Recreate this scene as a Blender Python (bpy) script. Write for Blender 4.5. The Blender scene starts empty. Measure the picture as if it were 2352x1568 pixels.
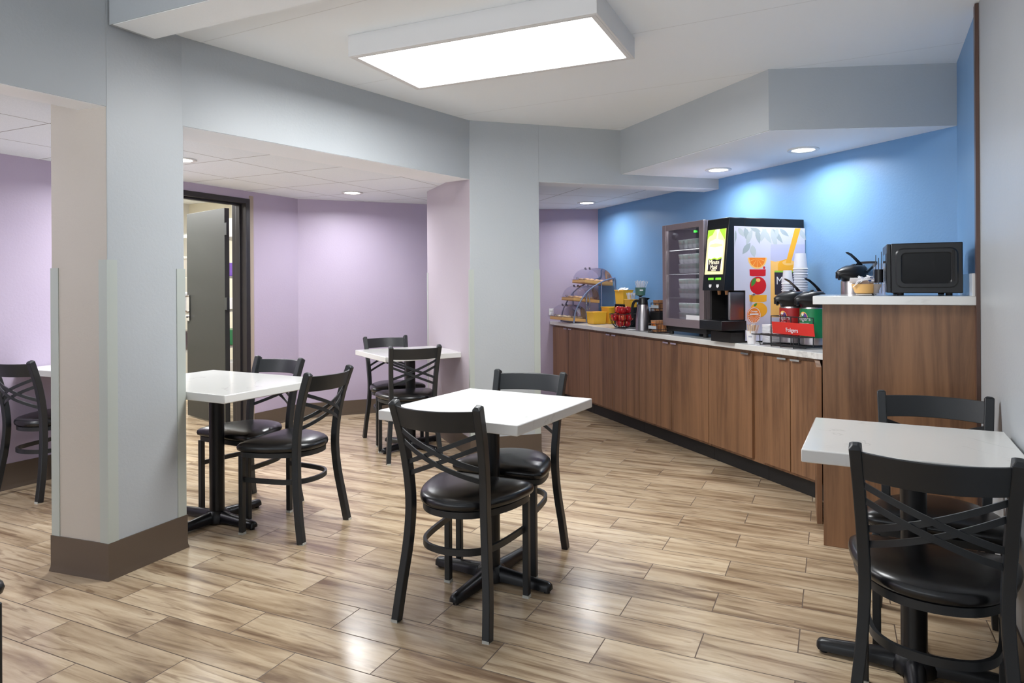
import bpy, bmesh, math, random
from mathutils import Vector, Matrix
random.seed(7)
S = bpy.context.scene
COL = S.collection
PI = math.pi
# ------------------------------------------------------------------ camera calibration
F, HZ, H, CX, TH = 1568.0, 656.0, 1.25, 1176.0, 0.006
def un(u, v):
    a, b = u-CX, v-HZ
    return a-TH*b, b+TH*a
def at(u, v, z):                     # survey point: photo pixel + known height -> ground plan
    a, b = un(u, v); Y = (H-z)*F/b
    return Vector((a/F*Y, Y))
def zat(u, v, Y):
    a, b = un(u, v); return H-b*Y/F
def col(u, v, p, q):                 # where the sight line of a pixel meets the vertical plane p-q
    a, b = un(u, v); k = a/F
    dx, dy = q[0]-p[0], q[1]-p[1]
    t = (k*p[1]-p[0])/(dx-k*dy); Y = p[1]+t*dy
    return Vector((k*Y, Y, H-b*Y/F))
def hit(u, v, P, N):
    a, b = un(u, v); d = Vector((a/F, 1, -b/F)); o = Vector((0, 0, H))
    return o+d*((Vector(P)-o).dot(N)/d.dot(N))
cam = bpy.data.cameras.new('camera'); co = bpy.data.objects.new('camera', cam); COL.objects.link(co)
cam.sensor_width = 36; cam.lens = F/2352*36; cam.shift_y = (HZ-784)/2352; cam.clip_start = .05
co.matrix_world = Matrix.Translation((0, 0, H)) @ Matrix.Rotation(PI/2, 4, 'X') @ Matrix.Rotation(-TH, 4, 'Z')
S.camera = co
S.view_settings.view_transform = 'Standard'; S.view_settings.look = 'None'
S.view_settings.exposure = 0.38; S.view_settings.gamma = 1; S.view_settings.use_curve_mapping = False
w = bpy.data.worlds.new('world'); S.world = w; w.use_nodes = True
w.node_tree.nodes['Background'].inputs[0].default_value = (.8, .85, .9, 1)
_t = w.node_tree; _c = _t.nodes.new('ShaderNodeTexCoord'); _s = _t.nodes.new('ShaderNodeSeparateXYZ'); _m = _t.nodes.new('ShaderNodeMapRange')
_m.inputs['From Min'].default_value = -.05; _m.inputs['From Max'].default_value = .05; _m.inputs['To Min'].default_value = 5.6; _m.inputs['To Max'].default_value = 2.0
_t.links.new(_c.outputs['Generated'], _s.inputs[0]); _t.links.new(_s.outputs[2], _m.inputs[0]); _t.links.new(_m.outputs[0], _t.nodes['Background'].inputs[1])   # world brightened below the horizon, added to light the ceiling from underneath
S.cycles.diffuse_bounces = 8; S.cycles.max_bounces = 14; S.cycles.transparent_max_bounces = 16
# ------------------------------------------------------------------ materials
def lin(c):
    return tuple(((x/255/12.92) if x/255 <= .04045 else ((x/255+.055)/1.055)**2.4) for x in c)+(1,)
class NT:
    def __init__(s, name):
        s.m = bpy.data.materials.new(name); s.m.use_nodes = True; s.t = s.m.node_tree
        s.b = s.t.nodes['Principled BSDF']; s.out = s.t.nodes['Material Output']
    def n(s, ty, **kw):
        x = s.t.nodes.new(ty)
        for k, v in kw.items(): setattr(x, k, v)
        return x
    def l(s, a, b): s.t.links.new(a, b)
    def mth(s, op, a, b=None, c=None):
        x = s.n('ShaderNodeMath', operation=op)
        for i, q in enumerate((a, b, c)):
            if q is None: continue
            if isinstance(q, (int, float)): x.inputs[i].default_value = q
            else: s.l(q, x.inputs[i])
        return x.outputs[0]
    def mix(s, f, a, b, ty='MIX'):
        x = s.n('ShaderNodeMix', data_type='RGBA', blend_type=ty)
        for i, q in ((0, f), (6, a), (7, b)):
            if isinstance(q, (int, float)): x.inputs[i].default_value = q
            elif isinstance(q, tuple): x.inputs[i].default_value = q
            else: s.l(q, x.inputs[i])
        return x.outputs[2]
    def noise(s, vec, scale, detail=3, rough=.5, dist=0):
        x = s.n('ShaderNodeTexNoise'); x.inputs['Scale'].default_value = scale
        x.inputs['Detail'].default_value = detail; x.inputs['Roughness'].default_value = rough
        x.inputs['Distortion'].default_value = dist
        if vec is not None: s.l(vec, x.inputs['Vector'])
        return x.outputs[0]
    def ramp(s, f, *stops):
        x = s.n('ShaderNodeValToRGB'); e = x.color_ramp.elements
        while len(e) < len(stops): e.new(.5)
        for i, (p, c) in enumerate(stops): e[i].position = p; e[i].color = c
        s.l(f, x.inputs[0]); return x.outputs[0]
    def coord(s, kind='Object', rot=0, scale=(1, 1, 1), loc=(0, 0, 0)):
        t = s.n('ShaderNodeTexCoord'); m = s.n('ShaderNodeMapping')
        m.inputs['Rotation'].default_value = (0, 0, rot); m.inputs['Scale'].default_value = scale
        m.inputs['Location'].default_value = loc
        s.l(t.outputs[kind], m.inputs[0]); return m.outputs[0]
    def bump(s, h, strength=.3, dist=.01):
        x = s.n('ShaderNodeBump'); x.inputs['Strength'].default_value = strength
        x.inputs['Distance'].default_value = dist; s.l(h, x.inputs['Height']); s.l(x.outputs[0], s.b.inputs['Normal'])
def pbr(name, c, rough=.5, metal=0, spec=.5, em=None, es=0, coat=0, lo=None, bump=None, trans=0):
    m = NT(name)
    c = lin(c)
    m.b.inputs['Base Color'].default_value = c; m.b.inputs['Roughness'].default_value = rough
    m.b.inputs['Metallic'].default_value = metal; m.b.inputs['Specular IOR Level'].default_value = spec
    m.b.inputs['Coat Weight'].default_value = coat
    if trans: m.b.inputs['Transmission Weight'].default_value = trans
    if em: m.b.inputs['Emission Color'].default_value = lin(em); m.b.inputs['Emission Strength'].default_value = es
    v = m.coord()
    if lo:
        f = m.noise(v, lo, 4); m.l(m.mix(m.mth('MULTIPLY', f, .25), c, tuple(x*.75 for x in c[:3])+(1,)), m.b.inputs['Base Color'])
    if bump: m.bump(m.noise(v, bump[0], 4), bump[1], bump[2])
    return m.m
def paint(name, c, rough=.42):
    m = NT(name); v = m.coord(); c = lin(c)
    f = m.noise(v, 2.2, 2)
    m.l(m.mix(m.mth('MULTIPLY', f, .08), c, (1, 1, 1, 1)), m.b.inputs['Base Color'])
    m.b.inputs['Roughness'].default_value = rough; m.b.inputs['Specular IOR Level'].default_value = .35
    m.bump(m.noise(v, 75, 4, .6), .22, .0035); return m.m
GREY = paint('grey_wall_paint', (171, 176, 180)); LAV = paint('lavender_wall_paint', (178, 164, 187))
BLUE = paint('blue_wall_paint', (99, 147, 194)); CEIL = paint('white_ceiling_paint', (243, 248, 252), .7)
def wood(name, c1, c2, axis=(34, 34, 1.6)):
    m = NT(name); v = m.coord('Object', 0, axis)
    oi = m.n('ShaderNodeObjectInfo'); add = m.n('ShaderNodeVectorMath', operation='ADD'); m.l(v, add.inputs[0])
    cmb = m.n('ShaderNodeCombineXYZ'); m.l(m.mth('MULTIPLY', oi.outputs['Random'], 50), cmb.inputs[0]); m.l(cmb.outputs[0], add.inputs[1])
    a = m.noise(add.outputs[0], .42, 6, .62, .8); b = m.noise(add.outputs[0], 2.6, 5, .7)
    k = m.mth('ADD', m.mth('MULTIPLY', a, .75), m.mth('MULTIPLY', b, .25))
    cc = m.ramp(k, (.36, lin(c2)), (.52, lin(c1)), (.66, lin(tuple(min(255, x*1.12) for x in c1))))
    m.l(cc, m.b.inputs['Base Color'])
    m.b.inputs['Roughness'].default_value = .38; return m.m
WOOD = wood('walnut_laminate', (134, 98, 70), (97, 67, 47), (26, 26, 1.3))
DWOOD = wood('dark_walnut_trim', (84, 60, 50), (58, 40, 34))
def floor_mat():
    m = NT('wood_look_tile'); tc = m.n('ShaderNodeTexCoord'); mp = m.n('ShaderNodeMapping'); mp.vector_type = 'POINT'
    ang = math.radians(25.2)          # boards run across the room
    mp.inputs['Rotation'].default_value = (0, 0, ang)
    c, s = math.cos(ang), math.sin(ang)
    J = at(1471, 1135, 0); j = Vector((c*J.x-s*J.y, s*J.x+c*J.y))
    mp.inputs['Location'].default_value = (-j.x, -j.y+.0885, 0)
    m.l(tc.outputs['Object'], mp.inputs[0])
    br = m.n('ShaderNodeTexBrick'); br.offset = .5; br.offset_frequency = 2; br.squash = 1
    br.inputs['Color1'].default_value = (0, 0, 0, 1); br.inputs['Color2'].default_value = (1, 1, 1, 1)
    br.inputs['Mortar'].default_value = (.5, .5, .5, 1)
    br.inputs['Scale'].default_value = 1; br.inputs['Mortar Size'].default_value = .0022
    br.inputs['Mortar Smooth'].default_value = .2
    br.inputs['Brick Width'].default_value = .622; br.inputs['Row Height'].default_value = .1775
    m.l(mp.outputs[0], br.inputs['Vector'])
    sep = m.n('ShaderNodeSeparateColor'); m.l(br.outputs['Color'], sep.inputs[0]); rnd = sep.outputs[0]
    sx = m.n('ShaderNodeSeparateXYZ'); m.l(mp.outputs[0], sx.inputs[0])
    cb = m.n('ShaderNodeCombineXYZ')
    m.l(m.mth('MULTIPLY', sx.outputs[0], 1.5), cb.inputs[0]); m.l(m.mth('MULTIPLY', sx.outputs[1], 13), cb.inputs[1])
    m.l(m.mth('MULTIPLY', rnd, 37), cb.inputs[2]); v = cb.outputs[0]
    g1 = m.noise(v, 1.0, 5, .55, .5); g2 = m.noise(v, 3.4, 6, .65, .3); g3 = m.noise(v, 1.6, 3, .5, 1.6)
    base = m.ramp(g1, (.30, lin((122, 100, 80))), (.42, lin((168, 147, 120))), (.53, lin((194, 174, 146))), (.72, lin((207, 190, 163))))
    st = m.ramp(g3, (.56, (0, 0, 0, 1)), (.66, (1, 1, 1, 1)))
    base = m.mix(m.mth('MULTIPLY', st, .55), base, lin((112, 86, 64)))
    fine = m.ramp(g2, (.35, (.80, .77, .74, 1)), (.55, (1, 1, 1, 1)))
    base = m.mix(.8, base, fine, 'MULTIPLY')
    tone = m.ramp(rnd, (0, (.86, .84, .82, 1)), (1, (1.06, 1.05, 1.04, 1)))
    base = m.mix(1, base, tone, 'MULTIPLY')
    base = m.mix(br.outputs['Fac'], base, lin((95, 78, 64)))
    m.l(base, m.b.inputs['Base Color'])
    r = m.mth('ADD', m.mth('MULTIPLY', g2, .14), .15); m.l(m.mth('ADD', r, m.mth('MULTIPLY', br.outputs['Fac'], .4)), m.b.inputs['Roughness'])
    m.b.inputs['Specular IOR Level'].default_value = .5
    hh = m.mth('SUBTRACT', m.mth('MULTIPLY', g1, .25), br.outputs['Fac']); m.bump(hh, .35, .003)
    return m.m
FLOOR = floor_mat()
def ceil_tile(name, ang, px, py, ox, oy):
    m = NT(name); tc = m.n('ShaderNodeTexCoord'); mp = m.n('ShaderNodeMapping')
    mp.inputs['Rotation'].default_value = (0, 0, ang); m.l(tc.outputs['Object'], mp.inputs[0])
    sx = m.n('ShaderNodeSeparateXYZ'); m.l(mp.outputs[0], sx.inputs[0])
    ds = []
    for o, p, off in ((sx.outputs[0], px, ox), (sx.outputs[1], py, oy)):
        t = m.mth('FRACT', m.mth('ADD', m.mth('DIVIDE', m.mth('SUBTRACT', o, off), p), 100.5))
        ds.append(m.mth('MULTIPLY', m.mth('ABSOLUTE', m.mth('SUBTRACT', t, .5)), p))
    d = m.mth('MINIMUM', ds[0], ds[1]); ln = m.mth('LESS_THAN', d, .0035)
    f = m.noise(tc.outputs['Object'], 220, 3, .7)
    base = m.ramp(f, (.3, lin((228, 236, 241))), (.6, lin((240, 247, 251))))
    m.l(m.mix(ln, base, lin((150, 150, 150))), m.b.inputs['Base Color']); m.b.inputs['Roughness'].default_value = .8
    m.bump(f, .15, .002); return m.m
def quartz():
    m = NT('white_quartz'); v = m.coord()
    n1 = m.noise(v, 1.9, 5, .55, 1.2); k = m.mth('ABSOLUTE', m.mth('SUBTRACT', n1, .5))
    n2 = m.noise(v, 3, 2)
    vein = m.ramp(k, (0, (1, 1, 1, 1)), (.012, (0, 0, 0, 1)))
    g = m.mth('MULTIPLY', vein, m.mth('MULTIPLY', m.ramp(n2, (.52, (0, 0, 0, 1)), (.66, (1, 1, 1, 1))), .5))
    m.l(m.mix(g, lin((222, 222, 219)), lin((158, 156, 154))), m.b.inputs['Base Color'])
    m.b.inputs['Roughness'].default_value = .14; return m.m
QTZ = quartz()
BLK = pbr('black_powder_coat', (34, 37, 40), .42, .0, .5, bump=(400, .1, .0006))
VINYL = pbr('black_vinyl', (15, 16, 19), .27, 0, .6, bump=(260, .12, .0008))
PLBLK = pbr('black_plastic', (15, 16, 20), .32); MATBLK = pbr('matt_black', (24, 22, 22), .6)
BRONZE = pbr('bronze_door_metal', (50, 47, 50), .35, .3)
VINBASE = pbr('brown_vinyl_base', (92, 79, 68), .38)
STEEL = pbr('brushed_steel', (176, 170, 172), .28, 1, lo=40); CHROME = pbr('polished_chrome', (215, 213, 212), .12, 1)
DSTEEL = pbr('dark_brushed_steel', (158, 144, 146), .38, .55, lo=60)
WHITE = pbr('white_plastic', (232, 232, 234), .4); GLIDE = pbr('grey_nylon', (190, 190, 182), .5)
FIX = pbr('white_fixture_metal', (222, 222, 222), .45)
YEL = pbr('yellow_plastic', (232, 178, 48), .4); TAN = pbr('tan_melamine', (224, 178, 110), .45)
GUARDM = pbr('clear_grey_vinyl_guard', (178, 184, 178), .3); BEIGE = pbr('beige_casing', (168, 154, 140), .5)
RED = pbr('red_label', (168, 30, 34), .35); GREEN = pbr('green_label', (12, 126, 74), .35); RED2 = pbr('red_sign', (216, 50, 42), .4)
ORG = pbr('orange_print', (240, 130, 30), .5); ORG2 = pbr('pale_orange_print', (250, 196, 110), .5); YEL2 = pbr('juice_yellow', (246, 176, 40), .5)
LEAFG = pbr('pale_leaf_print', (182, 190, 194), .5); LEAFG2 = pbr('grey_leaf_print', (160, 171, 176), .5); LEAFD = pbr('green_leaf_print', (60, 140, 50), .5)
REDP = pbr('red_print', (206, 24, 34), .4); PRINTW = pbr('print_white', (204, 204, 222), .4); GLASSP = pbr('printed_glass', (190, 190, 218), .4)
DARKP = pbr('dark_label_print', (52, 44, 56), .5); PURP = pbr('purple_print', (96, 60, 150), .5); GRN2 = pbr('lime_print', (150, 200, 60), .5)
LID = pbr('lid_teal', (40, 90, 80), .5); KRAFT = pbr('kraft_paper', (190, 138, 96), .7); WSTICK = pbr('birch_stick', (220, 190, 150), .6)
SGREEN = pbr('sage_green_plastic', (78, 118, 104), .4); PAPER = pbr('white_paper', (236, 236, 240), .6)
STRAW = pbr('white_straw', (226, 228, 236), .4); BLUEP = pbr('blue_print', (50, 90, 190), .5); PINKP = pbr('pink_print', (226, 120, 140), .5)
GREYCLOTH = pbr('grey_mesh_plastic', (120, 130, 140), .6, bump=(300, .5, .003)); CREAM = pbr('cream_plastic', (226, 222, 205), .5)
PASTRY = pbr('pastry', (222, 178, 130), .8, bump=(60, .5, .01), lo=30); BREAD = pbr('bread', (226, 206, 170), .85, bump=(60, .5, .01), lo=30)
LCD = pbr('green_display', (90, 190, 40), .4, em=(110, 220, 40), es=1.0); LED = pbr('green_led', (60, 220, 60), .4, em=(60, 240, 60), es=3)
SHELF = pbr('white_shelf_wire', (214, 214, 200), .4)
def apple_mat():
    m = NT('red_apple_skin'); v = m.coord('Object', 0, (1, 1, .25)); oi = m.n('ShaderNodeObjectInfo')
    ad = m.n('ShaderNodeVectorMath', operation='ADD'); cb = m.n('ShaderNodeCombineXYZ'); m.l(m.mth('MULTIPLY', oi.outputs['Random'], 9), cb.inputs[0])
    m.l(v, ad.inputs[0]); m.l(cb.outputs[0], ad.inputs[1]); n = m.noise(ad.outputs[0], 55, 4)
    m.l(m.ramp(n, (.4, lin((176, 18, 30))), (.56, lin((206, 40, 44))), (.68, lin((226, 140, 80)))), m.b.inputs['Base Color'])
    m.b.inputs['Roughness'].default_value = .18; return m.m
APPLE = apple_mat()
def glass(name, c=(.95, .96, 1), fac=.1, rough=.03):
    m = NT(name); m.t.nodes.remove(m.b)
    tr = m.n('ShaderNodeBsdfTransparent'); tr.inputs[0].default_value = (*c, 1)
    gl = m.n('ShaderNodeBsdfGlossy'); gl.inputs['Roughness'].default_value = rough
    fr = m.n('ShaderNodeFresnel'); fr.inputs[0].default_value = 1.45
    mx = m.n('ShaderNodeMixShader'); m.l(m.mth('ADD', m.mth('MULTIPLY', fr.outputs[0], .8), fac), mx.inputs[0])
    m.l(tr.outputs[0], mx.inputs[1]); m.l(gl.outputs[0], mx.inputs[2]); m.l(mx.outputs[0], m.out.inputs[0]); return m.m
CLEAR = glass('clear_acrylic', (.9, .9, .95), .06); DOORGL = glass('tinted_cooler_glass', (.86, .86, .88), .05, .02)
def emit(name, c, s):
    m = NT(name); m.b.inputs['Base Color'].default_value = lin(c); m.b.inputs['Emission Color'].default_value = lin(c)
    m.b.inputs['Emission Strength'].default_value = s; return m.m
EM_PANEL = emit('lit_diffuser', (255, 253, 250), 5.5); EM_DOWN = emit('lit_downlight', (255, 253, 248), 9); EM_KIT = emit('lit_kitchen_panel', (255, 255, 250), 4)
EM_SIGN = emit('lit_juice_panel', (240, 222, 160), .62); EM_SG = emit('lit_green_print', (160, 205, 60), .6); EM_SW = emit('lit_cream_print', (250, 240, 205), .74)
# ------------------------------------------------------------------ mesh builder
class MB:
    def __init__(s): s.v = []; s.f = []; s.m = []; s.mats = []
    def mi(s, m):
        if m not in s.mats: s.mats.append(m)
        return s.mats.index(m)
    def add(s, vs, fs, m=None):
        b = len(s.v); s.v += [tuple(x) for x in vs]; i = s.mi(m)
        for f in fs: s.f.append(tuple(b+k for k in f)); s.m.append(i)
        return s
    def box(s, c, d, m=None, rz=0, R=None):
        R = R or Matrix.Rotation(rz, 3, 'Z'); c = Vector(c); h = Vector(d)/2
        vs = [c+R @ Vector((x*h.x, y*h.y, z*h.z)) for x in (-1, 1) for y in (-1, 1) for z in (-1, 1)]
        return s.add(vs, [(0, 1, 3, 2), (4, 6, 7, 5), (0, 4, 5, 1), (2, 3, 7, 6), (0, 2, 6, 4), (1, 5, 7, 3)], m)
    def prism(s, pts, z0, z1, m=None):
        n = len(pts)
        if sum(pts[i][0]*pts[(i+1) % n][1]-pts[(i+1) % n][0]*pts[i][1] for i in range(n)) < 0: pts = pts[::-1]
        vs = [(p[0], p[1], z0) for p in pts]+[(p[0], p[1], z1) for p in pts]
        return s.add(vs, [tuple(range(n))[::-1], tuple(range(n, 2*n))]+[(i, (i+1) % n, n+(i+1) % n, n+i) for i in range(n)], m)
    def rings(s, rs, m=None, cap0=True, cap1=True, closed=False):
        n = len(rs[0]); vs = [p for r in rs for p in r]; fs = []
        K = len(rs)
        for i in range(K if closed else K-1):
            j = (i+1) % K
            for k in range(n): fs.append((i*n+k, i*n+(k+1) % n, j*n+(k+1) % n, j*n+k))
        if not closed:
            if cap0: fs.append(tuple(range(n))[::-1])
            if cap1: fs.append(tuple(range((K-1)*n, K*n)))
        return s.add(vs, fs, m)
    def lathe(s, prof, c=(0, 0, 0), m=None, n=24, cap0=True, cap1=True, R=None, sx=1, sy=1):
        c = Vector(c); R = R or Matrix.Identity(3)
        return s.rings([[c+R @ Vector((r*sx*math.cos(2*PI*k/n), r*sy*math.sin(2*PI*k/n), z)) for k in range(n)] for r, z in prof], m, cap0, cap1)
    def cyl(s, c, r, h, m=None, n=24, R=None): return s.lathe([(r, 0), (r, h)], c, m, n, R=R)
    def sweep(s, path, w, t, m=None, up=(0, 0, 1), closed=False, n=4, hub=None):
        P = [Vector(p) for p in path]; K = len(P); rs = []
        for i, p in enumerate(P):
            a = P[(i-1) % K] if (closed or i > 0) else p
            b = P[(i+1) % K] if (closed or i < K-1) else p
            T = (b-a).normalized(); u = Vector(up)
            sd = T.cross(u)
            if sd.length < 1e-4: sd = T.cross(Vector((1, 0, 0)))
            sd.normalize(); nr = sd.cross(T)
            if n == 4: rs.append([p+sd*(w/2)*x+nr*(t/2)*y for x, y in ((-1, -1), (1, -1), (1, 1), (-1, 1))])
            else: rs.append([p+sd*(w/2)*math.cos(2*PI*k/n)+nr*(t/2)*math.sin(2*PI*k/n) for k in range(n)])
        return s.rings(rs, m, closed=closed)
    def tube(s, path, r, m=None, n=8, closed=False): return s.sweep(path, 2*r, 2*r, m, (0.03, .02, 1), closed, n)
    def build(s, name, mat=None, parent=None, bevel=0, smooth=30, seg=2):
        me = bpy.data.meshes.new(name); me.from_pydata(s.v, [], s.f); me.update()
        for m in s.mats: me.materials.append(m or mat)
        for p, i in zip(me.polygons, s.m): p.material_index = i
        bm = bmesh.new(); bm.from_mesh(me); bmesh.ops.recalc_face_normals(bm, faces=bm.faces); bm.to_mesh(me); bm.free()
        if smooth:
            for p in me.polygons: p.use_smooth = True
            me.set_sharp_from_angle(angle=math.radians(smooth))
        o = bpy.data.objects.new(name, me); COL.objects.link(o)
        if parent: o.parent = parent
        if bevel:
            b = o.modifiers.new('bevel', 'BEVEL'); b.width = bevel; b.segments = seg; b.limit_method = 'ANGLE'; b.angle_limit = math.radians(40)
        return o
def catmull(P, k=6, closed=False):
    P = [Vector(p) for p in P]; n = len(P); out = []
    for i in range(n if closed else n-1):
        g = lambda j: P[j % n] if closed else P[max(0, min(n-1, j))]
        a, b, c, d = g(i-1), g(i), g(i+1), g(i+2)
        for q in range(k):
            t = q/k
            out.append(.5*((2*b)+(-a+c)*t+(2*a-5*b+4*c-d)*t*t+(-a+3*b-3*c+d)*t**3))
    if not closed: out.append(P[-1])
    return out
def empty(name, loc, rz=0, label=None, cat=None, group=None):
    o = bpy.data.objects.new(name, None); COL.objects.link(o); o.location = loc; o.rotation_euler = (0, 0, rz); o.empty_display_size = .1
    tag(o, label, cat, group); return o
def tag(o, label=None, cat=None, group=None, kind=None):
    if label: o['label'] = label
    if cat: o['category'] = cat
    if group: o['group'] = group
    if kind: o['kind'] = kind
    return o
def struct(name, mb, m, label=None, **k):
    o = mb.build(name, m, **k); o['kind'] = 'structure'
    if label: o['label'] = label
    return o
def copy_tree(o, parent=None):
    c = o.copy(); COL.objects.link(c); c.parent = parent
    for ch in list(o.children): copy_tree(ch, c)
    return c
def text(s_, size, M, mat, parent, name='lettering', ext=.0004, bold=0, sx=1):
    cu = bpy.data.curves.new('lettering', 'FONT'); cu.body = s_; cu.size = size; cu.extrude = ext
    cu.align_x = 'CENTER'; cu.align_y = 'CENTER'; cu.resolution_u = 3; cu.offset = 0 if 'M' in s_ else .006*size
    to = bpy.data.objects.new('lettering_source', cu); COL.objects.link(to)
    dg = bpy.context.evaluated_depsgraph_get(); me = bpy.data.meshes.new_from_object(to.evaluated_get(dg))
    bpy.data.objects.remove(to); bpy.data.curves.remove(cu)
    me.transform(M @ Matrix.Diagonal((sx, 1, 1, 1))); me.materials.clear(); me.materials.append(mat)
    o = bpy.data.objects.new(name, me); COL.objects.link(o); o.parent = parent; return o
def frame(P, X, Z):                  # matrix with x axis X, normal Z
    X = Vector(X).normalized(); Z = Vector(Z).normalized(); Y = Z.cross(X).normalized(); X = Y.cross(Z)
    M = Matrix((X, Y, Z)).transposed().to_4x4(); M.translation = Vector(P); return M
def lint(p, d, q, e):
    cr = d.x*e.y-d.y*e.x; t = ((q.x-p.x)*e.y-(q.y-p.y)*e.x)/cr; return p+d*t
V2 = lambda a: Vector((a[0], a[1]))
def v3(p, z): return Vector((p[0], p[1], z))
# ------------------------------------------------------------------ plan of the room
A = at(122, 1310, 0); B = at(250, 1333, 0); C = at(427, 1257, 0)
D = at(1082, 1051, 0); E = at(1240, 1037, 0)
ZC, ZB, ZT = 2.455, 2.028, 2.088                        # main ceiling, beam underside, tiled ceiling
G = at(1420, 300, 2.46); W2 = at(2197, 143, 2.46); SZ = 2.114
W1 = at(1650.7, 410, SZ); SC = at(1765, 157, 2.46)
E = D+(W1-D).normalized()*(E-D).length
e2 = Vector((.47, .883)).normalized(); e1 = Vector((e2.y, -e2.x))
sdir = (W2-at(2314, 996, .748)-Vector((.012, -.006))).normalized()           # right-hand wall runs towards the camera
d1, d2 = at(1352.8, 925.7, .1), at(1878, 1113.6, .1)    # cabinet door plane
s = (d1-d2).normalized(); n = Vector((s.y, -s.x))       # along the counter (away), towards the blue wall
W0 = col(1373.5, 482.3, W1, W1+(W1-W2)); W0 = V2(W0)*1.018
NW = Vector((.30, 7.50))
dw1, dw2 = at(0, 352.2, ZT), at(639.9, 449.8, ZT)       # door wall
dd = (dw2-dw1).normalized(); dn = Vector((-dd.y, dd.x))  # dn points behind the door wall
C1 = dw2+dd*.24
LB = dw1-dd*4.6
RB = W2-sdir*7.2
def wallseg(name, p, q, z0, z1, th, mat, label=None, kind=True):
    p, q = V2(p), V2(q); d = (q-p).normalized(); nn = Vector((-d.y, d.x))*th
    return struct(name, MB().prism([p, q, q+nn, p+nn], z0, z1), mat, label)
FF = D+(at(1035, 1017.6, 0)-D).normalized()*1.17
# floor
struct('floor', MB().prism([LB+(RB-LB)*-.03+Vector((-.1, -.12)), RB+Vector((-.06, -.12)), W2+Vector((1.2, -.6)), (3.2, 9), (-7.5, 9), (-7.5, 1)], -.1, 0), FLOOR, 'pale brown wood look tile floor')
wallseg('wall_right', RB, W2-sdir*.84, 0, 2.9, -.12, GREY, 'pale grey wall beside the right hand table')
wallseg('wall_right_alcove', W2-sdir*.84, W2+sdir*.12, 0, 2.9, -.12, BLUE, 'short blue side wall behind the microwave')
wallseg('wall_blue', W2, W1, 0, 2.6, -.12, BLUE, 'blue wall behind the breakfast counter')
wallseg('wall_blue_far', W1, W0, 0, 2.6, -.12, BLUE, 'far end of the blue wall')
wallseg('wall_far', W0+(W1-W0).normalized()*.0, NW, 0, 2.6, -.12, LAV, 'lavender wall at the end of the counter')
NX = at(974, 468.6, ZT); NX = C1+(NX-C1)*1.05
wallseg('wall_far_jog', NW, NX, 0, 2.6, -.12, LAV)
wallseg('wall_back', NX, C1, 0, 2.6, -.12, LAV, 'lavender wall behind the far small table')
# door wall with opening
fo = V2(col(572, 457.3, dw1, dw2)); zf = col(572, 457.3, dw1, dw2)[2]
o_in = fo-dd*.045; o_out = o_in-dd*.93; WTH = .15
zi = zf-.042
wallseg('wall_door_side', C1, fo, 0, 2.6, -WTH, LAV, 'lavender wall right of the dark door')
wallseg('wall_left', o_out-dd*.045, LB, 0, 2.6, -WTH, LAV, 'lavender wall left of the dark door')
wallseg('wall_over_door', fo, o_out-dd*.045, zf, 2.6, -WTH, LAV)
rdv = (RB-LB).normalized(); rL = (RB-LB).length
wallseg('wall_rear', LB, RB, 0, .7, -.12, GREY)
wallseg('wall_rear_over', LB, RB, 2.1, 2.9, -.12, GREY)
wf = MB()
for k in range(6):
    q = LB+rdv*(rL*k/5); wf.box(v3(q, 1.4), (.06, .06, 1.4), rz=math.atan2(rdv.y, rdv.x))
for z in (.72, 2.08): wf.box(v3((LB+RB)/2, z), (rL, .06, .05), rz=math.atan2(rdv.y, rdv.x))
wf = struct('added_window_1', wf, BRONZE, 'wide unseen window added behind the camera for fill light', smooth=0)  # invented window; its opening lets world light fill the room
# main ceiling, raised ceiling near the camera, tiled ceilings
hA = at(258, 55, 2.379); hB = at(475, 0, 2.379); hd = (hB-hA).normalized()
hR = hA+hd*3.6
Lb = at(0, 190, ZB); ld = (Lb-B).normalized(); LE = B+ld*5.2
def mainceil():
    m = NT('white_plaster_ceiling'); v = m.coord('Object', math.atan2(e1.y, e1.x)*-1)
    sx = m.n('ShaderNodeSeparateXYZ'); m.l(v, sx.inputs[0])
    t = m.mth('FRACT', m.mth('ADD', m.mth('DIVIDE', m.mth('SUBTRACT', sx.outputs[1], 3.17), .92), 50.5))
    ln = m.mth('LESS_THAN', m.mth('ABSOLUTE', m.mth('SUBTRACT', t, .5)), .0025)
    m.l(m.mix(m.mth('MULTIPLY', ln, .35), lin((243, 248, 252)), lin((170, 170, 170))), m.b.inputs['Base Color'])
    m.b.inputs['Roughness'].default_value = .7; m.bump(m.noise(v, 60, 4), .1, .002); return m.m
struct('ceiling', MB().prism([hA+e2*.02-hd*.3, hR+e2*.02, W2+sdir*.05+e1*.05, W1+e2*.2, D+e2*.6-e1*.3, C-e1*.35+e2*.1], ZC, ZC+.04), mainceil(), 'white main ceiling', smooth=0)
struct('ceiling_raised', MB().prism([hA-hd*.3, hR, RB+e1*.2, LE-hd*.2], 2.78, 2.82), CEIL, smooth=0)
struct('wall_ceiling_header', MB().prism([hA-hd*.02, hR, hR+e2*.2, hA-hd*.02+e2*.2], 2.379, 2.8), GREY, 'dropped beam crossing above the near column', smooth=0)
struct('ceiling_header_underside', MB().prism([hA+e2*.004, hR+e2*.004, hR+e2*.196, hA+e2*.196], 2.377, 2.379), CEIL, smooth=0)
TL = ceil_tile('tiled_ceiling_left', math.radians(25.5), .60, .56, -3.61, 3.24)
TR = ceil_tile('tiled_ceiling_right', math.atan2(s.x, s.y), .61, .61, .12, .3)
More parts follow.
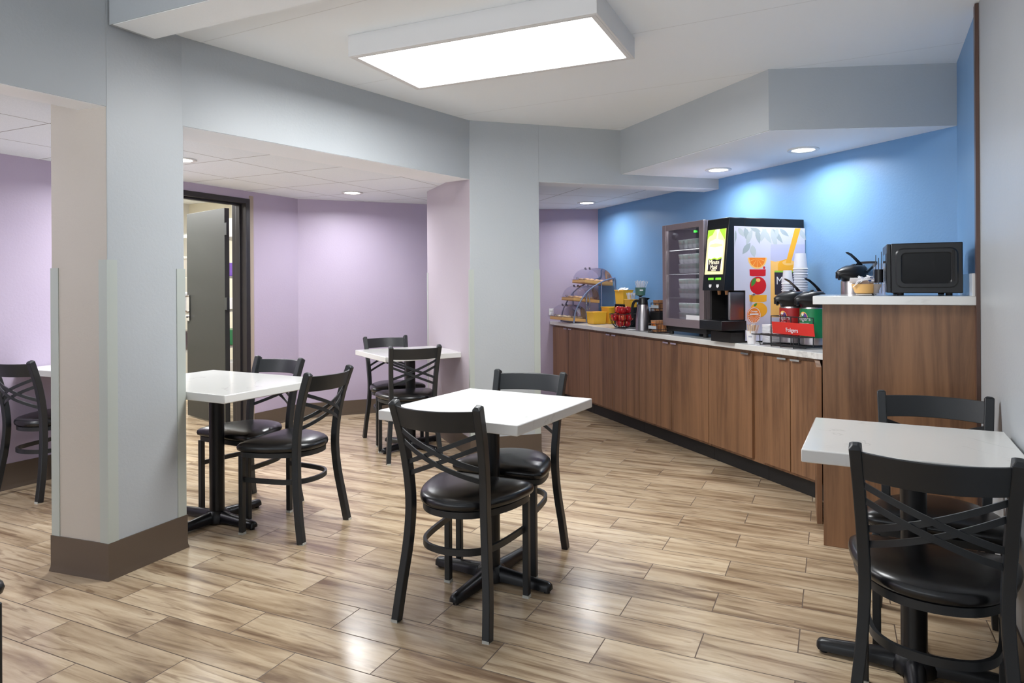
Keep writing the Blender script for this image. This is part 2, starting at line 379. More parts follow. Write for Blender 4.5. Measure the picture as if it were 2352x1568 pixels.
struct('ceiling_tiled_left', MB().prism([B-e1*.12+e2*.12, C-e1*.25+e2*.1, D-Vector((.12, -.12)), D+n*.1+s*.3, FF+n*.1+s*.2, NX+Vector((.3, .3)), C1+Vector((-.05, .12)), LB-dd*.3-dd*.2+dn*.1, RB-e1*4.6, LE-e1*.1], ZT, ZT+.03), TL, 'white tiled ceiling of the back area', smooth=0)
struct('ceiling_tiled_right', MB().prism([D+s*.12+n*.1, W1+n*.06, W0+Vector((.12, .1)), NW+Vector((0, .1)), NX+Vector((.05, .3)), FF+n*.12-s*.1], ZT, ZT+.031), TR, smooth=0)
# beams
bn = Vector(((C-D).y, -(C-D).x)).normalized();
if bn.dot(Vector((-1, 1))) < 0: bn = -bn
Cb = C+Vector((.012, -.06))
ln_ = Vector((ld.y, -ld.x));
if ln_.dot(Vector((-1, 1))) < 0: ln_ = -ln_
struct('wall_beam_left', MB().prism([B-ld*.0, LE, LE+ln_*.165, B+ln_*.165-ld*.05], ZB, 2.8), GREY, 'grey beam running left of the near column', smooth=0)
struct('wall_beam_middle', MB().prism([C-e2*.012, D, D+bn*.30, C-e2*.012+bn*.30], ZB, 2.8), GREY, 'grey beam between the two columns', smooth=0)
hdir = (W1-D).normalized(); hn = Vector((-hdir.y, hdir.x))
struct('wall_beam_counter', MB().prism([D, W1+hdir*.05, W1+hdir*.05+hn*.2, D+hn*.2], 2.03, 2.6), GREY, 'grey beam right of the middle column', smooth=0)
struct('ceiling_soffit', MB().prism([G, SC, W2+Vector((.03, -.01)), W1+n*.05+hn*.1, G+hn*.1], SZ, 2.6), GREY, 'dropped soffit above the breakfast counter', smooth=0)
sof = MB().prism([G+Vector((.004, .01)), SC+Vector((.006, .008)), W2+Vector((.02, 0)), W1+n*.04+hn*.05, G+hn*.1], SZ-.002, SZ)
struct('ceiling_soffit_underside', sof, CEIL, smooth=0)
def under(name, pts): struct(name, MB().prism(pts, ZB-.002, ZB), CEIL, smooth=0)
under('ceiling_beam_underside', [C+bn*.003, D+bn*.004, D+bn*.298, C+bn*.298])
under('ceiling_beam_underside_left', [B+ln_*.004, LE+ln_*.004, LE+ln_*.16, B+ln_*.16])
struct('ceiling_beam_underside_right', MB().prism([E+hn*.005, W1+hn*.005, W1+hn*.195, E+hn*.195], 2.028, 2.03), CEIL, smooth=0)
# columns
struct('wall_near_column', MB().prism([A, B, C, A+(C-B)], 0, 2.8), GREY, 'pale grey square column near the camera', bevel=.004)
struct('wall_middle_column', MB().prism([D-hn*.0015, E-hn*.0015, E+(FF-D), FF], 0, 2.6), GREY, 'pale grey column in the middle of the room', bevel=.004)
def face_tint(o, d, mat):
    o.data.materials.append(mat)
    for p in o.data.polygons:
        if p.normal.xy.length > .5 and p.normal.xy.normalized().dot(d.normalized()) > .95: p.material_index = len(o.data.materials)-1
TAUPE = paint('taupe_column_face', (186, 178, 167))  # taupe tone for the near column's left face only
face_tint(bpy.data.objects['wall_near_column'], (B-C), TAUPE)
face_tint(bpy.data.objects['wall_middle_column'], (D-E), paint('mauve_bounce_tint', (182, 172, 181)))  # grey face tinted mauve: bounce from the lavender walls put into its colour
# baseboards
def base(name, pts, h, closed=False, off=.006, label=None):
    # cove base: thin face with a flared toe, swept along the foot of the wall on its left-hand side
    P = [V2(p) for p in pts]; m = MB(); K = len(P); rs = []
    for i, p in enumerate(P):
        ns = []
        for a, b in (((i-1), i), (i, (i+1))):
            if not closed and (a < 0 or b >= K): continue
            d = (P[b % K]-P[a % K]).normalized(); ns.append(Vector((d.y, -d.x)))
        nn = sum(ns, Vector((0, 0)))/len(ns); nn = nn/max(.3, nn.length_squared)
        rs.append([v3(p+nn*x, z) for x, z in ((0, 0), (off+.005, 0), (off+.0045, .005), (off+.001, .018), (off, .03), (off, h), (0, h))])
    m.rings(rs, closed=closed)
    return struct(name, m, VINBASE, label, smooth=40)
base('baseboard_near_column', [A+(C-B), A, B, C], .158, closed=True, label='brown vinyl base round the near column')
base('baseboard_middle_column', [FF, D, E, E+(FF-D)], .14)
base('baseboard_back', [fo+dd*.04, C1, NX], .14, label='brown vinyl base along the lavender back wall')
base('baseboard_left', [LB, o_out-dd*.05], .16)
base('baseboard_right', [W2-sdir*.89, RB], .14)
# corner guards
def guard(name, c, da, db, z0, z1, wd=.045, outa=None, outb=None, mat=GUARDM):
    # L-shaped strip hugging a corner; da, db run along the two faces away from it
    t = .003; da = da.normalized(); db = db.normalized()
    oa = -(db-da*db.dot(da)).normalized(); ob = -(da-db*da.dot(db)).normalized()
    k = c+oa*t+ob*t
    struct(name, MB().prism([c+da*wd, c+da*wd+oa*t, k, c+db*wd+ob*t, c+db*wd, c], z0, z1), mat, smooth=0)
guard('trim_1', B, A-B, C-B, .158, 1.372); guard('trim_2', A, B-A, (C-B), .158, 1.34); guard('trim_3', C, B-C, A-B, .158, 1.34)
guard('trim_4', E, D-E, FF-D, .14, 1.37); guard('trim_5', FF, D-FF, E-D, .14, 1.37, .03)
guard('trim_6', D, E-D, FF-D, .14, 1.37, .03)
struct('trim_7', MB().prism([fo, fo+dd*.045, fo+dd*.045-dn*.004, fo-dn*.004], .0, zf+.03), BEIGE, 'beige strip on the wall edge beside the door frame', smooth=0)
# brown vertical strip at the end of the high counter
# ------------------------------------------------------------------ door
fr = MB()
for (a, b) in ((o_in, fo), (o_out-dd*.045, o_out)):
    fr.prism([a-dn*.012, b-dn*.012, b+dn*(WTH+.012), a+dn*(WTH+.012)], 0, zf)
    st_ = a if a is o_in else b
    k = -dd if a is o_in else dd
    fr.prism([st_+dn*.05, st_+k*.016+dn*.05, st_+k*.016+dn*(WTH-.05), st_+dn*(WTH-.05)], 0, zi)
fr.prism([o_out-dn*.012, o_in-dn*.012, o_in+dn*(WTH+.012), o_out+dn*(WTH+.012)], zi, zf)
fr.prism([o_out+dn*.05, o_in+dn*.05, o_in+dn*(WTH-.05), o_out+dn*(WTH-.05)], zi-.016, zi)
fo_ = struct('door_1', fr, BRONZE, 'dark bronze steel door and frame standing open', bevel=.003)
hg = V2(col(528, 470, at(500, 470+0, 1.985), at(528, 470, 1.96)+Vector((.01, 0))))
HP = Vector((un(516, 600)[0]/F*6.13, 6.13)); he = V2(col(429, 487, HP, HP+Vector((-.666, .64)).normalized()))
ddr = (at(429, 487, 1.985)-HP); ddr.normalize(); dpn = Vector((-ddr.y, ddr.x))
if dpn.dot(Vector((0, -1))) < 0: dpn = -dpn        # face towards the camera
HP2 = V2(col(516, 470, HP, HP+Vector((-dpn.y, dpn.x)).lerp(dpn, 1)))
kq_ = un(428.5, 487)[0]/F; DL = (lint(Vector((0, 0)), Vector((kq_, 1)), HP, ddr)-HP).length
dl = MB().prism([HP, HP+ddr*DL, HP+ddr*DL-dpn*.045, HP-dpn*.045], .012, 1.965).build('door_leaf', pbr('dark_grey_door_paint', (46, 48, 46), .5), fo_, bevel=.002)
hp = HP+ddr*(DL-.035)+dpn*.003
hb = MB(); hb.prism([hp-ddr*.03, hp+ddr*.03, hp+ddr*.03+dpn*.006, hp-ddr*.03+dpn*.006], .93, 1.18)
hb.tube([v3(hp, .97), v3(hp+dpn*.05, .97), v3(hp+dpn*.055-ddr*.10, .97)], .009)
hb.tube([v3(hp+ddr*.0, 1.17), v3(hp+dpn*.045, 1.16), v3(hp+dpn*.04, 1.03), v3(hp, 1.01)], .010)
hb.build('door_handle', CHROME, dl)
for z in (.3, 1.05, 1.72):
    MB().prism([HP+dpn*.004+ddr*.0, HP+dpn*.004-ddr*.045, HP-dpn*.02-ddr*.045, HP-dpn*.02], z, z+.11).build('hinge', BLK, dl)
# kitchen beyond the door
kc = o_in+dn*.15
K0 = o_out-dd*1.2+dn*.15; K1 = o_in+dd*1.6+dn*.15
wallseg('wall_kitchen_back', K1+dn*2.6, K0+dn*2.6, 0, 2.5, -.1, paint('cream_kitchen_paint', (216, 216, 208)), 'cream wall of the store room')
wallseg('wall_kitchen_side', K0, K0+dn*2.6, 0, 2.5, .1, CREAM); wallseg('wall_kitchen_end', K1, K1+dn*2.6, 0, 2.5, -.1, CREAM)
struct('ceiling_kitchen', MB().prism([K0, K1, K1+dn*2.7, K0+dn*2.7], 2.3, 2.35), CEIL, smooth=0)
kl = empty('ceiling_light', v3((K0+K1)/2+dd*.25+dn*1.75, 2.29), math.atan2(dd.y, dd.x), 'lit white light panel seen through the open door', 'light')
MB().box((0, 0, 0), (1.9, .34, .02), None).build('frame', FIX, kl); MB().box((0, 0, -.013), (1.84, .28, .008)).build('diffuser', EM_KIT, kl)
sh = empty('shelving_unit', v3(col(532, 600, (-3.3, 7.3), (-2.7, 7.75))[:2], 0), math.atan2(dd.y, dd.x), 'white wire shelving unit seen past the door hinge', 'shelf')
for x in (-1.3, .45):
    for y in (-.2, .2): MB().cyl((x, y, 0), .014, 2.05).build('post', SHELF, sh)
SHZ = (.25, .62, 1.0, 1.36, 1.78)
for z in SHZ:
    q = MB()
    for y in (-.2, -.1, 0, .1, .2): q.box((-.43, y, z), (1.75, .008, .012))
    for k in range(12): q.box((-1.28+k*.155, 0, z-.006), (.006, .4, .008))
    q.build('shelf', SHELF, sh)
shm = sh.matrix_basis.copy(); shR = math.atan2(dd.y, dd.x)
goods = [('storage_box', 1.37, .14, PURP, 'purple and white box on the store room shelf'), ('storage_box', .63, .16, GREEN, 'green box on the store room shelf'),
         ('storage_box', 1.01, .12, PAPER, 'white carton on the store room shelf, below the purple box'), ('storage_box', 1.79, .2, CREAM, 'cream carton on the top store room shelf'),
         ('storage_box', .26, .18, PAPER, 'white carton on the lowest store room shelf')]
def wpt(x, y, z): return Matrix.Translation(v3(sh.location[:2], 0)) @ Matrix.Rotation(shR, 4, 'Z') @ Vector((x, y, z))
for nm, z, hh, mt, lb in goods:
    o = MB().box((0, 0, hh/2), (.26, .3, hh)).build(nm, mt, bevel=.004); o.location = wpt(.02, 0, z+.004); o.rotation_euler.z = shR; tag(o, lb, 'box', 'boxes on the store room shelf')
for i, (z, mt, lb) in enumerate(((1.37, CREAM, 'cream round tub on the store room shelf left of the door edge'), (1.01, WHITE, 'white round tub on the middle store room shelf left of the door edge'), (.63, STEEL, 'steel pan on the store room shelf left of the door edge'))):
    o = MB().lathe([(.10, 0), (.125, .16), (.13, .165), (.13, .18), (.02, .19)]).build('tub', mt); o.location = wpt(-.62, -.02, z+.005); tag(o, lb, 'tub', 'tubs on the store room shelf')
# ------------------------------------------------------------------ lights in the ceilings
def disc_light(name, loc, power, size=.18, spread=2.85, c=(.96, .985, 1)):
    l = bpy.data.lights.new(name, 'AREA'); l.shape = 'DISK'; l.size = size; l.energy = power; l.color = c; l.spread = spread
    o = bpy.data.objects.new(name, l); COL.objects.link(o); o.location = loc; return o
def downlight(u, v, z, lab, power=14, r=.095):
    p = at(u, v, z)
    t = empty('recessed_downlight', v3(p, z), 0, lab, 'light', 'recessed downlights')
    MB().lathe([(r*.72, -.001), (r, -.001), (r*1.02, -.006), (r*.98, -.009), (r*.74, -.007)], cap0=False, cap1=False).build('trim_ring', FIX, t)
    MB().lathe([(.001, -.003), (r*.74, -.003), (r*.74, -.0045), (.001, -.0045)], cap0=False, cap1=False).build('lens', EM_DOWN, t)
    disc_light('downlight_lamp', (p.x, p.y, z-.02), power)
    return t
downlight(1845, 343, SZ-.002, 'recessed downlight in the soffit, nearest the microwave', 6)
downlight(1650, 389, SZ-.002, 'recessed downlight in the soffit above the juice machine', 6)
downlight(809, 442, ZT, 'recessed downlight in the tiled ceiling above the far small table', 12)
downlight(1348, 465, ZT, 'recessed downlight in the tiled ceiling at the counter end', 7.5)
downlight(416, 366, ZT, 'recessed downlight half hidden behind the near column', 12)
lp, rp = at(805, 87, 2.455), at(1458, 82, 2.455)
fa = [hit(x, y, (0, 0, 2.352), Vector((0, 0, 1))) for x, y in ((805, 135), (1361, 40), (1458, 131), (972, 203))]
fx = (fa[1]-fa[0]).normalized(); ctr = (fa[0]+fa[2])/2
la = math.atan2((fa[2]-fa[3]).y+(fa[1]-fa[0]).y, (fa[2]-fa[3]).x+(fa[1]-fa[0]).x)
def fixture(loc, rz, lab, power):
    t = empty('ceiling_light_fixture', loc, rz, lab, 'light')
    b = MB(); x, y, hh = 1.24, .62, .103
    for c_, d_ in (((0, y/2-.006, hh/2), (x, .012, hh)), ((0, -y/2+.006, hh/2), (x, .012, hh)), ((x/2-.006, 0, hh/2), (.012, y-.024, hh)), ((-x/2+.006, 0, hh/2), (.012, y-.024, hh))): b.box(c_, d_)
    b.build('housing', FIX, t, bevel=.002)
    q = MB()
    for c_, d_ in (((0, y/2-.022, .003), (x-.02, .022, .008)), ((0, -y/2+.022, .003), (x-.02, .022, .008)), ((x/2-.022, 0, .003), (.022, y-.06, .008)), ((-x/2+.022, 0, .003), (.022, y-.06, .008))): q.box(c_, d_)
    q.build('rim', FIX, t, bevel=.001)
    MB().box((0, 0, .012), (x-.05, y-.05, .006)).build('diffuser', EM_PANEL, t)
    l = bpy.data.lights.new('fixture_lamp', 'AREA'); l.shape = 'RECTANGLE'; l.size = 1.15; l.size_y = .53; l.energy = power; l.color = (.96, .985, 1)
    o = bpy.data.objects.new('fixture_lamp', l); COL.objects.link(o); o.location = (loc[0], loc[1], loc[2]-.006); o.rotation_euler.z = rz
fixture((ctr.x, ctr.y, 2.352), la, 'large surface mounted rectangular ceiling light, lit white', 34)
for q in ():     # same fittings in the raised ceiling behind the camera
    fixture((q[0], q[1], 2.675), la, 'rectangular ceiling light in the raised ceiling behind the camera', 18)
for p in (Vector((-3.6, 3.0)), Vector((-4.2, 1.2)), V2((-2.4, 4.9))):            # further downlights of the tiled ceiling, outside the frame
    disc_light('downlight_lamp', (p.x, p.y, ZT-.02), 12)
l = bpy.data.lights.new('kitchen_lamp', 'AREA'); l.size = 1.2; l.energy = 55; o = bpy.data.objects.new('kitchen_lamp', l); COL.objects.link(o); o.location = v3((K0+K1)/2+dn*1.3, 2.25)
# ------------------------------------------------------------------ chairs
POST = [(0, -.205, .190), (.14, -.180, .180), (.28, -.160, .166), (.42, -.152, .158), (.55, -.162, .161), (.69, -.192, .167), (.825, -.238, .174)]
def post_at(z):
    for a, b in zip(POST, POST[1:]):
        if a[0] <= z <= b[0]:
            t = (z-a[0])/(b[0]-a[0]); return a[1]+t*(b[1]-a[1]), a[2]+t*(b[2]-a[2])
    return POST[-1][1:]
OUT = [(0, .195), (.15, .193), (.205, .180), (.220, .135), (.208, .04), (.182, -.04), (.14, -.115), (.08, -.163), (0, -.18)]
half = OUT; full = half+[(-x, y) for x, y in half[1:-1][::-1]]
OL = catmull([(x, y, 0) for x, y in full], 4, True)
def make_chair():
    t = empty('dining_chair', (0, 0, 0))
    m = MB(); c0 = Vector((0, .01, 0)); rs = []
    for sc, z in ((.5, .424), (.93, .424), (.985, .431), (1, .443), (.985, .455), (.93, .464), (.8, .472), (.55, .479), (.25, .482), (.02, .483)):
        rs.append([c0+(p-c0)*sc+Vector((0, 0, z)) for p in OL])
    m.rings(rs); m.build('seat', VINYL, t, smooth=50)
    MB().sweep([c0+(p-c0)*.9+Vector((0, 0, .41)) for p in OL], .014, .024, closed=True).build('seat_frame', BLK, t, smooth=40)
    for sx in (-1, 1):
        path = catmull([(sx*x, y, z) for z, y, x in POST], 5)
        lg = MB().sweep(path, .030, .036, up=(0, 1, 0)); tp_ = [Vector(q) for q in lg.v[-4:]]; ct_ = sum(tp_, Vector())/4; lg.rings([tp_, [ct_+(q-ct_)*.55+Vector((0, -.001, .007)) for q in tp_]], cap0=False); lg = lg.build('leg', BLK, t, bevel=.003)
        MB().box((sx*.190, -.205, .005), (.027, .036, .011)).build('foot_cap', GLIDE, lg)
        lg = MB().box((sx*.180, .168, .206), (.026, .026, .39)).build('leg', BLK, t, bevel=.003)
        MB().box((sx*.180, .168, .005), (.027, .027, .011)).build('foot_cap', GLIDE, lg)
    U = [(.172, .168), (.166, .08), (.156, -.01), (.138, -.085), (.10, -.135), (.05, -.158), (0, -.165)]
    U = U+[(-x, y) for x, y in U[:-1][::-1]]
    MB().sweep(catmull([(x, y, .275) for x, y in U], 4), .012, .024).build('stretcher', BLK, t, smooth=40)
    # curved top rail
    m = MB(); rs = []
    for i in range(13):
        x = -1+i/6; r = []
        for z, k in ((.735, 0), (.735, 1), (.813, 1), (.813, 0)):
            py, px = post_at(z); r.append((x*px, py-.064*(1-x*x)+(.006 if k else -.006), z))
        rs.append(r)
    m.rings(rs).build('top_rail', BLK, t, bevel=.002, smooth=40)
    for za, zb in ((.724, .588), (.680, .544), (.588, .724), (.544, .680)):
        rs = []
        for i in range(13):
            x = -1+i/6; z0 = za+(zb-za)*(x+1)/2; py, px = post_at(z0); r = []
            y0 = py-.058*(1-x*x)
            for dz, dy in ((-.009, -.003), (-.009, .003), (.009, .003), (.009, -.003)): r.append((x*px, y0+dy+(-.003 if za > zb else .003), z0+dz))
            rs.append(r)
        MB().rings(rs).build('cross_bar', BLK, t, smooth=40)
    return t
proto = make_chair(); used = [False]
def chair(c, f, label, group=None):
    o = proto if not used[0] else copy_tree(proto); used[0] = True
    f = Vector(f).normalized(); o.location = (c[0], c[1], 0); o.rotation_euler.z = math.atan2(f.y, f.x)-PI/2
    tag(o, label, 'chair', group or 'black cross back dining chairs'); return o
def from_feet(rl, rr):               # rear feet pixels -> centre, facing
    p, q = at(*rl, 0), at(*rr, 0); m_ = (p+q)/2; d = (q-p).normalized(); f = Vector((-d.y, d.x)); return m_+f*.205, f
c_, f_ = from_feet((911, 1425), (1120, 1474)); chair(c_, f_, 'black cross back chair seen from behind at the near side of the middle table')
fr_ = (at(1231, 1329.6, 0)+at(1052, 1297, 0))/2; fq = (at(1231, 1329.6, 0)-at(1052, 1297, 0)).normalized(); f_ = Vector((fq.y, -fq.x))
chair(fr_-f_*.168, f_, 'black cross back chair facing the camera on the far side of the middle table')
c_, f_ = from_feet((692.4, 1250), (798, 1192)); f_ = f_
chair(c_, f_, 'black cross back chair at the right hand end of the left table')
c_, f_ = from_feet((677, 1156.7), (568, 1136.8)); chair(c_-f_*.045, f_, 'black cross back chair on the far side of the left table, before the dark door')
chair((-.770, 5.045), (-.36, .93), 'black cross back chair seen from behind at the small table by the middle column')
chair((-.968, 5.56), (.446, -.895), 'black cross back chair behind the small table, against the lavender wall side')
f_ = Vector((.34, .94)).normalized(); c_ = at(103, 1150.5, 0)+f_*.205-Vector((f_.y, -f_.x))*.19
chair(c_-f_*.035, f_, 'black cross back chair at the far left edge, beyond the near column')
chair((-1.640, 1.775), (.446, .895), 'black vinyl chair barely showing at the left edge of the frame')
p_, q_ = at(1966.4, 1024, .825), at(2339, 1062, .825); dq = (q_-p_).normalized(); f_ = Vector((-dq.y, dq.x))
chair((p_+q_)/2+f_*.238, f_, 'black cross back chair in the right foreground seen from behind')
p_, q_ = at(2282, 928, .825), at(2021, 910.5, .825); dq = (q_-p_).normalized(); f_ = Vector((-dq.y, dq.x))
chair((p_+q_)/2+f_*.11, f_, 'black cross back chair between the right hand table and the wood panelled counter end')
# ------------------------------------------------------------------ tables
def table(c, ax, w, d, label, arm=.285, ang=0, ped=None):
    ax = Vector(ax).normalized(); rz = math.atan2(ax.y, ax.x)
    t = empty('dining_table', (c[0], c[1], 0), rz, label, 'table', 'white topped pedestal tables')
    MB().box((0, 0, .728), (w, d, .04)).build('tabletop', QTZ, t, bevel=.004)
    px, py = (0, 0) if ped is None else (Matrix.Rotation(-rz, 2) @ (V2(ped)-V2(c)))
    MB().lathe([(.04, .05), (.038, .06), (.038, .70)], (px, py, 0), n=32).build('pedestal', PLBLK, t)
    b = MB().box((0, 0, .702), (.09, .46, .010)).box((0, 0, .700), (.46, .07, .010)); b.v = [(x+px, y+py, z) for x, y, z in b.v]
    b.build('mounting_plate', PLBLK, t)
    b = MB().lathe([(.068, .008), (.068, .030), (.058, .052), (.042, .066)], (px, py, 0), n=28)
    b.build('base_hub', PLBLK, t)
    for k in range(4):
        a = ang+k*PI/2; dr = Vector((math.cos(a), math.sin(a), 0)); sd = Vector((-dr.y, dr.x, 0)); rs = []
        for x, wd, h0, h1 in ((.03, .034, .012, .064), (.10, .030, .012, .058), (.17, .027, .012, .052), (.24, .025, .011, .047), (.27, .024, .011, .045), (.282, .020, .012, .040), (.288, .010, .016, .030)):
            x = x*arm/.285
            r = []
            for j in range(9):
                g = PI*j/8; r.append(dr*x+sd*wd*math.cos(g)+Vector((px, py, h0+(h1-h0)*math.sin(g)**.7 if j not in (0, 8) else h0)))
            rs.append(r)
        ar = MB().rings(rs).build('base_arm', PLBLK, t, smooth=50)
        fp = dr*(arm*.93); MB().cyl((px+fp.x, py+fp.y, 0), .012, .014).build('foot_pad', MATBLK, ar)
    return t
def quad(pts):
    P = [at(u, v, .748) for u, v in pts]; return P
P = quad([(1074.7, 889.4), (1348.7, 914.5), (1202.6, 977.4), (872, 943.6)]); c_ = sum(P, Vector((0, 0)))/4
table(c_, (P[1]-P[0])+(P[2]-P[3]), .652, .672, 'square white topped table in the middle of the room', ang=0, ped=at(1129, 1329, 0))
P = quad([(476.5, 848), (736, 868), (533, 909.5)]); c_ = (P[0]+P[2])/2
table(c_, (P[1]-P[0]), .90, .655, 'white topped table partly behind the near column', ped=at(499, 1197, 0))
P = quad([(996, 793.5), (1063.3, 808.4), (877.6, 821.6), (828.6, 801.6)]); c_ = sum(P, Vector((0, 0)))/4
table(c_, (P[0]-P[3])+(P[1]-P[2]), .66, .66, 'small white topped table against the middle column', ang=.35)
P = quad([(1874.3, 958), (2314, 996), (1832.6, 1031)]); ax_ = Vector((sdir.y, -sdir.x))
table(P[0]+(P[1]-P[0]).normalized()*.0+(ax_*.29)-sdir*.278, ax_, .585, .562, 'white topped table against the right hand wall', ped=at(2100, 1541, 0), arm=.285)
gt = at(96, 850, .748)
gx = Vector((dd.y, -dd.x)); gc = gt+dd*.31+gx*.06
gw = (gc-dw1).dot(gx)
table(gc+gx*(.325+.004-gw)*1, gx, .65, .62, 'white topped table beside the left wall behind the near column')
# ------------------------------------------------------------------ breakfast counter
sf = d2-n*.025                                         # slab front line point
ZS0, ZS1 = .822, .86
def cp(t, d, z): p = d2+s*t+n*d; return v3(p, z)
tW = (NW-d2).dot(s)
P1 = at(1892, 1252, 0); ea = Vector((sdir.y, -sdir.x))
P2 = P1+ea*((W2-P1).dot(ea)); P2 -= ea*.003
ld_ = .50
L1, L2 = P1+sdir*ld_, P2+sdir*ld_
far_f = Vector(col(1260.6, 740.6, sf, sf+s)[:2]); 
frontR = sf+s*(-.30)
# worktop follows wall line
fr_r = lint(sf, s, L1, (L2-L1).normalized())
far_f = lint(sf, s, NW, W0-NW)-s*.004
pts = [far_f, fr_r, lint(fr_r+n*.01, n, L1, (L2-L1).normalized()) if False else fr_r+ea*.01+sdir*.006, L2+sdir*.006-ea*.004, W2-n*.006-ea*.012, W1-n*.005, W0-n*.005-s*.006]
wt = MB().prism(pts, ZS0, ZS1-.0008).build('worktop', QTZ, bevel=.003); tag(wt, 'long white quartz worktop on the breakfast counter', 'countertop')
# cabinets
US = [1266.6, 1307, 1354, 1406.5, 1468, 1541.5, 1627, 1727.5, 1750.5, 1814.5, 1878]
def tt(u): p = col(u, 900, d2, d1); return (V2(p)-d2).dot(s)
T = [tt(u) for u in US]; T[0] = min(T[0], (lint(d2, s, NW, W0-NW)-d2).dot(s)-.02)
units = [((0, 2), [(0, 1, 'r'), (1, 2, 'l')]), ((2, 4), [(2, 3, 'r'), (3, 4, 'l')]), ((4, 6), [(4, 5, 'r'), (5, 6, 'l')]), ((6, 8), [(6, 7, 'r')]), ((8, 10), [(8, 9, 'r'), (9, 10, 'l')])]
names = ['walnut base cabinet at the far end under the bread display', 'second walnut base cabinet from the far end', 'walnut base cabinet below the glass door cooler', 'single door walnut base cabinet below the juice machine', 'walnut base cabinet next to the raised counter end']
ca = math.atan2(s.y, s.x)
def cdepth(t):
    p = d2+s*t; q = lint(p, n, W1, (W1-W2)) if (W1-p).dot(s) < 0 else lint(p, n, W1, (W0-W1)); return (q-p).dot(n)-.015
def cdep(t): 
    p = d2+s*t; a = lint(p, n, W1, (W1-W2)); b = lint(p, n, W1, (W0-W1)); 
    return min((a-p).dot(n), (b-p).dot(n))-.02
TOE = .1
for (ia, ib), doors in units:
    ta, tb = T[ia], T[ib]; i = units.index(((ia, ib), doors))
    dp = min(.5, cdep(ta), cdep(tb))
    t = empty('base_cabinet', v3(d2+s*tb, 0), ca, names[i], 'cabinet', 'walnut base cabinets')
    W = ta-tb                                        # local x runs along the counter away from the camera, +y is away from the wall
    cut = .02+.33*dp if i == 0 else 0               # the end wall runs askew, so the far carcass is cut to it
    MB().prism([(.001, -.0205), (W-.001-(.02 if cut else 0), -.0205), (W-.001-cut, -dp), (.001, -dp)], TOE+.001, ZS0-.001).build('carcass', WOOD, t)
    MB().prism([(.001, -.05), (W-.001-(.03 if cut else 0), -.05), (W-.001-cut, -dp+.01), (.001, -dp+.01)], .0005, TOE-.0005).build('toe_kick', MATBLK, t)
    for a, b, hs in doors:
        xa, xb = T[b]-tb, T[a]-tb; g = .0035
        if a == 6: xa += 0
        dr = MB().box(((xa+xb)/2, -.010, (TOE+.02+ZS0-.022)/2), (xb-xa-2*g, .018, ZS0-.022-TOE-.02)).build('door', WOOD, t, bevel=.0015)
        hx = xb-.055 if hs == 'l' else xa+.055      # pull sits near the meeting edge
        hz_ = ZS0-.024
        MB().box((hx, .004, hz_+.003), (.075, .024, .003)).box((hx, .015, hz_-.002), (.075, .003, .010)).build('handle', CHROME, dr)
# fin panel at the end of the cabinets
f0 = at(1883, 1203, 0); fdr = (d2-f0); fl_ = fdr.length; fdr.normalize(); fnn = Vector((fdr.y, -fdr.x))
fp_ = MB().prism([f0-fnn*.013, f0+fnn*.013, f0+fnn*.013+fdr*(fl_+.0), f0-fnn*.013+fdr*(fl_+.0)], 0, .817).build('end_panel', WOOD, bevel=.001)
tag(fp_, 'narrow upright walnut panel closing the end of the base cabinets', 'panel')
# raised counter end
rc = empty('raised_counter', v3(P1, 0), math.atan2(ea.y, ea.x), 'tall walnut panelled counter end with a white ledge', 'counter')
RW = (P2-P1).length
MB().box((RW/2, .0125, 1.152/2), (RW, .025, 1.150)).build('front_panel', WOOD, rc, bevel=.001)
MB().box((.0125, .025+(ld_-.05)/2, 1.152/2), (.025, ld_-.05, 1.150)).build('side_panel', WOOD, rc)
MB().box((RW/2, ld_-.0125, 1.152/2), (RW, .023, 1.150)).build('rear_panel', WOOD, rc)
MB().box((RW/2-.02, ld_/2-.012, 1.172), (RW+.04, ld_+.03, .040)).build('ledge', QTZ, rc, bevel=.003)
MB().box((RW-.012, ld_/2+.0, 1.192+.05), (.018, ld_-.01, .100)).build('backsplash', QTZ, rc, bevel=.001)
tp = P2-ea*.0-sdir*.0
struct('trim_8', MB().prism([P2-sdir*.045-ea*.012, P2-sdir*.001-ea*.012, P2-sdir*.001+ea*.002, P2-sdir*.045+ea*.002], 0, 2.452), DWOOD, 'dark brown vertical strip where blue wall meets grey', smooth=0)
ZL = 1.1928
# microwave
mwp = V2(col(2047, 673, P1+sdir*.09, P1+sdir*.09+ea)); mwr = math.atan2(ea.y, ea.x)+math.radians(2.2)
mw = empty('microwave', v3(mwp, ZL), mwr, 'black microwave on the raised counter ledge', 'microwave')
MWW, MWD, MWH = .285, .36, .232; z0 = .012
MB().box((MWW/2, MWD/2+.0, z0+MWH/2), (MWW, MWD, MWH)).build('housing', PLBLK, mw, bevel=.004)
m = MB(); rs = []
def rr(w_, h_, r, y):
    pts = []
    for cx_, cz_, a0 in ((w_/2-r, h_/2-r, 0), (-w_/2+r, h_/2-r, 90), (-w_/2+r, -h_/2+r, 180), (w_/2-r, -h_/2+r, 270)):
        for k in range(5): a = math.radians(a0+k*22.5); pts.append((MWW/2+.0+cx_+r*math.cos(a), y, z0+MWH/2+cz_+r*math.sin(a)))
    return pts
m.rings([rr(.250, .185, .03, 0), rr(.240, .175, .028, -.004), rr(.205, .145, .02, -.004), rr(.195, .135, .018, .0)], cap0=False, cap1=True).build('embossed_side', PLBLK, mw, smooth=25)
MB().box((MWW-.038, -.0055, z0+MWH/2+.01), (.012, .003, .14)).build('side_slot', MATBLK, mw, bevel=.001)
MB().box((-.009, MWD/2, z0+MWH/2), (.018, MWD-.004, MWH-.004)).build('door', PLBLK, mw, bevel=.003)
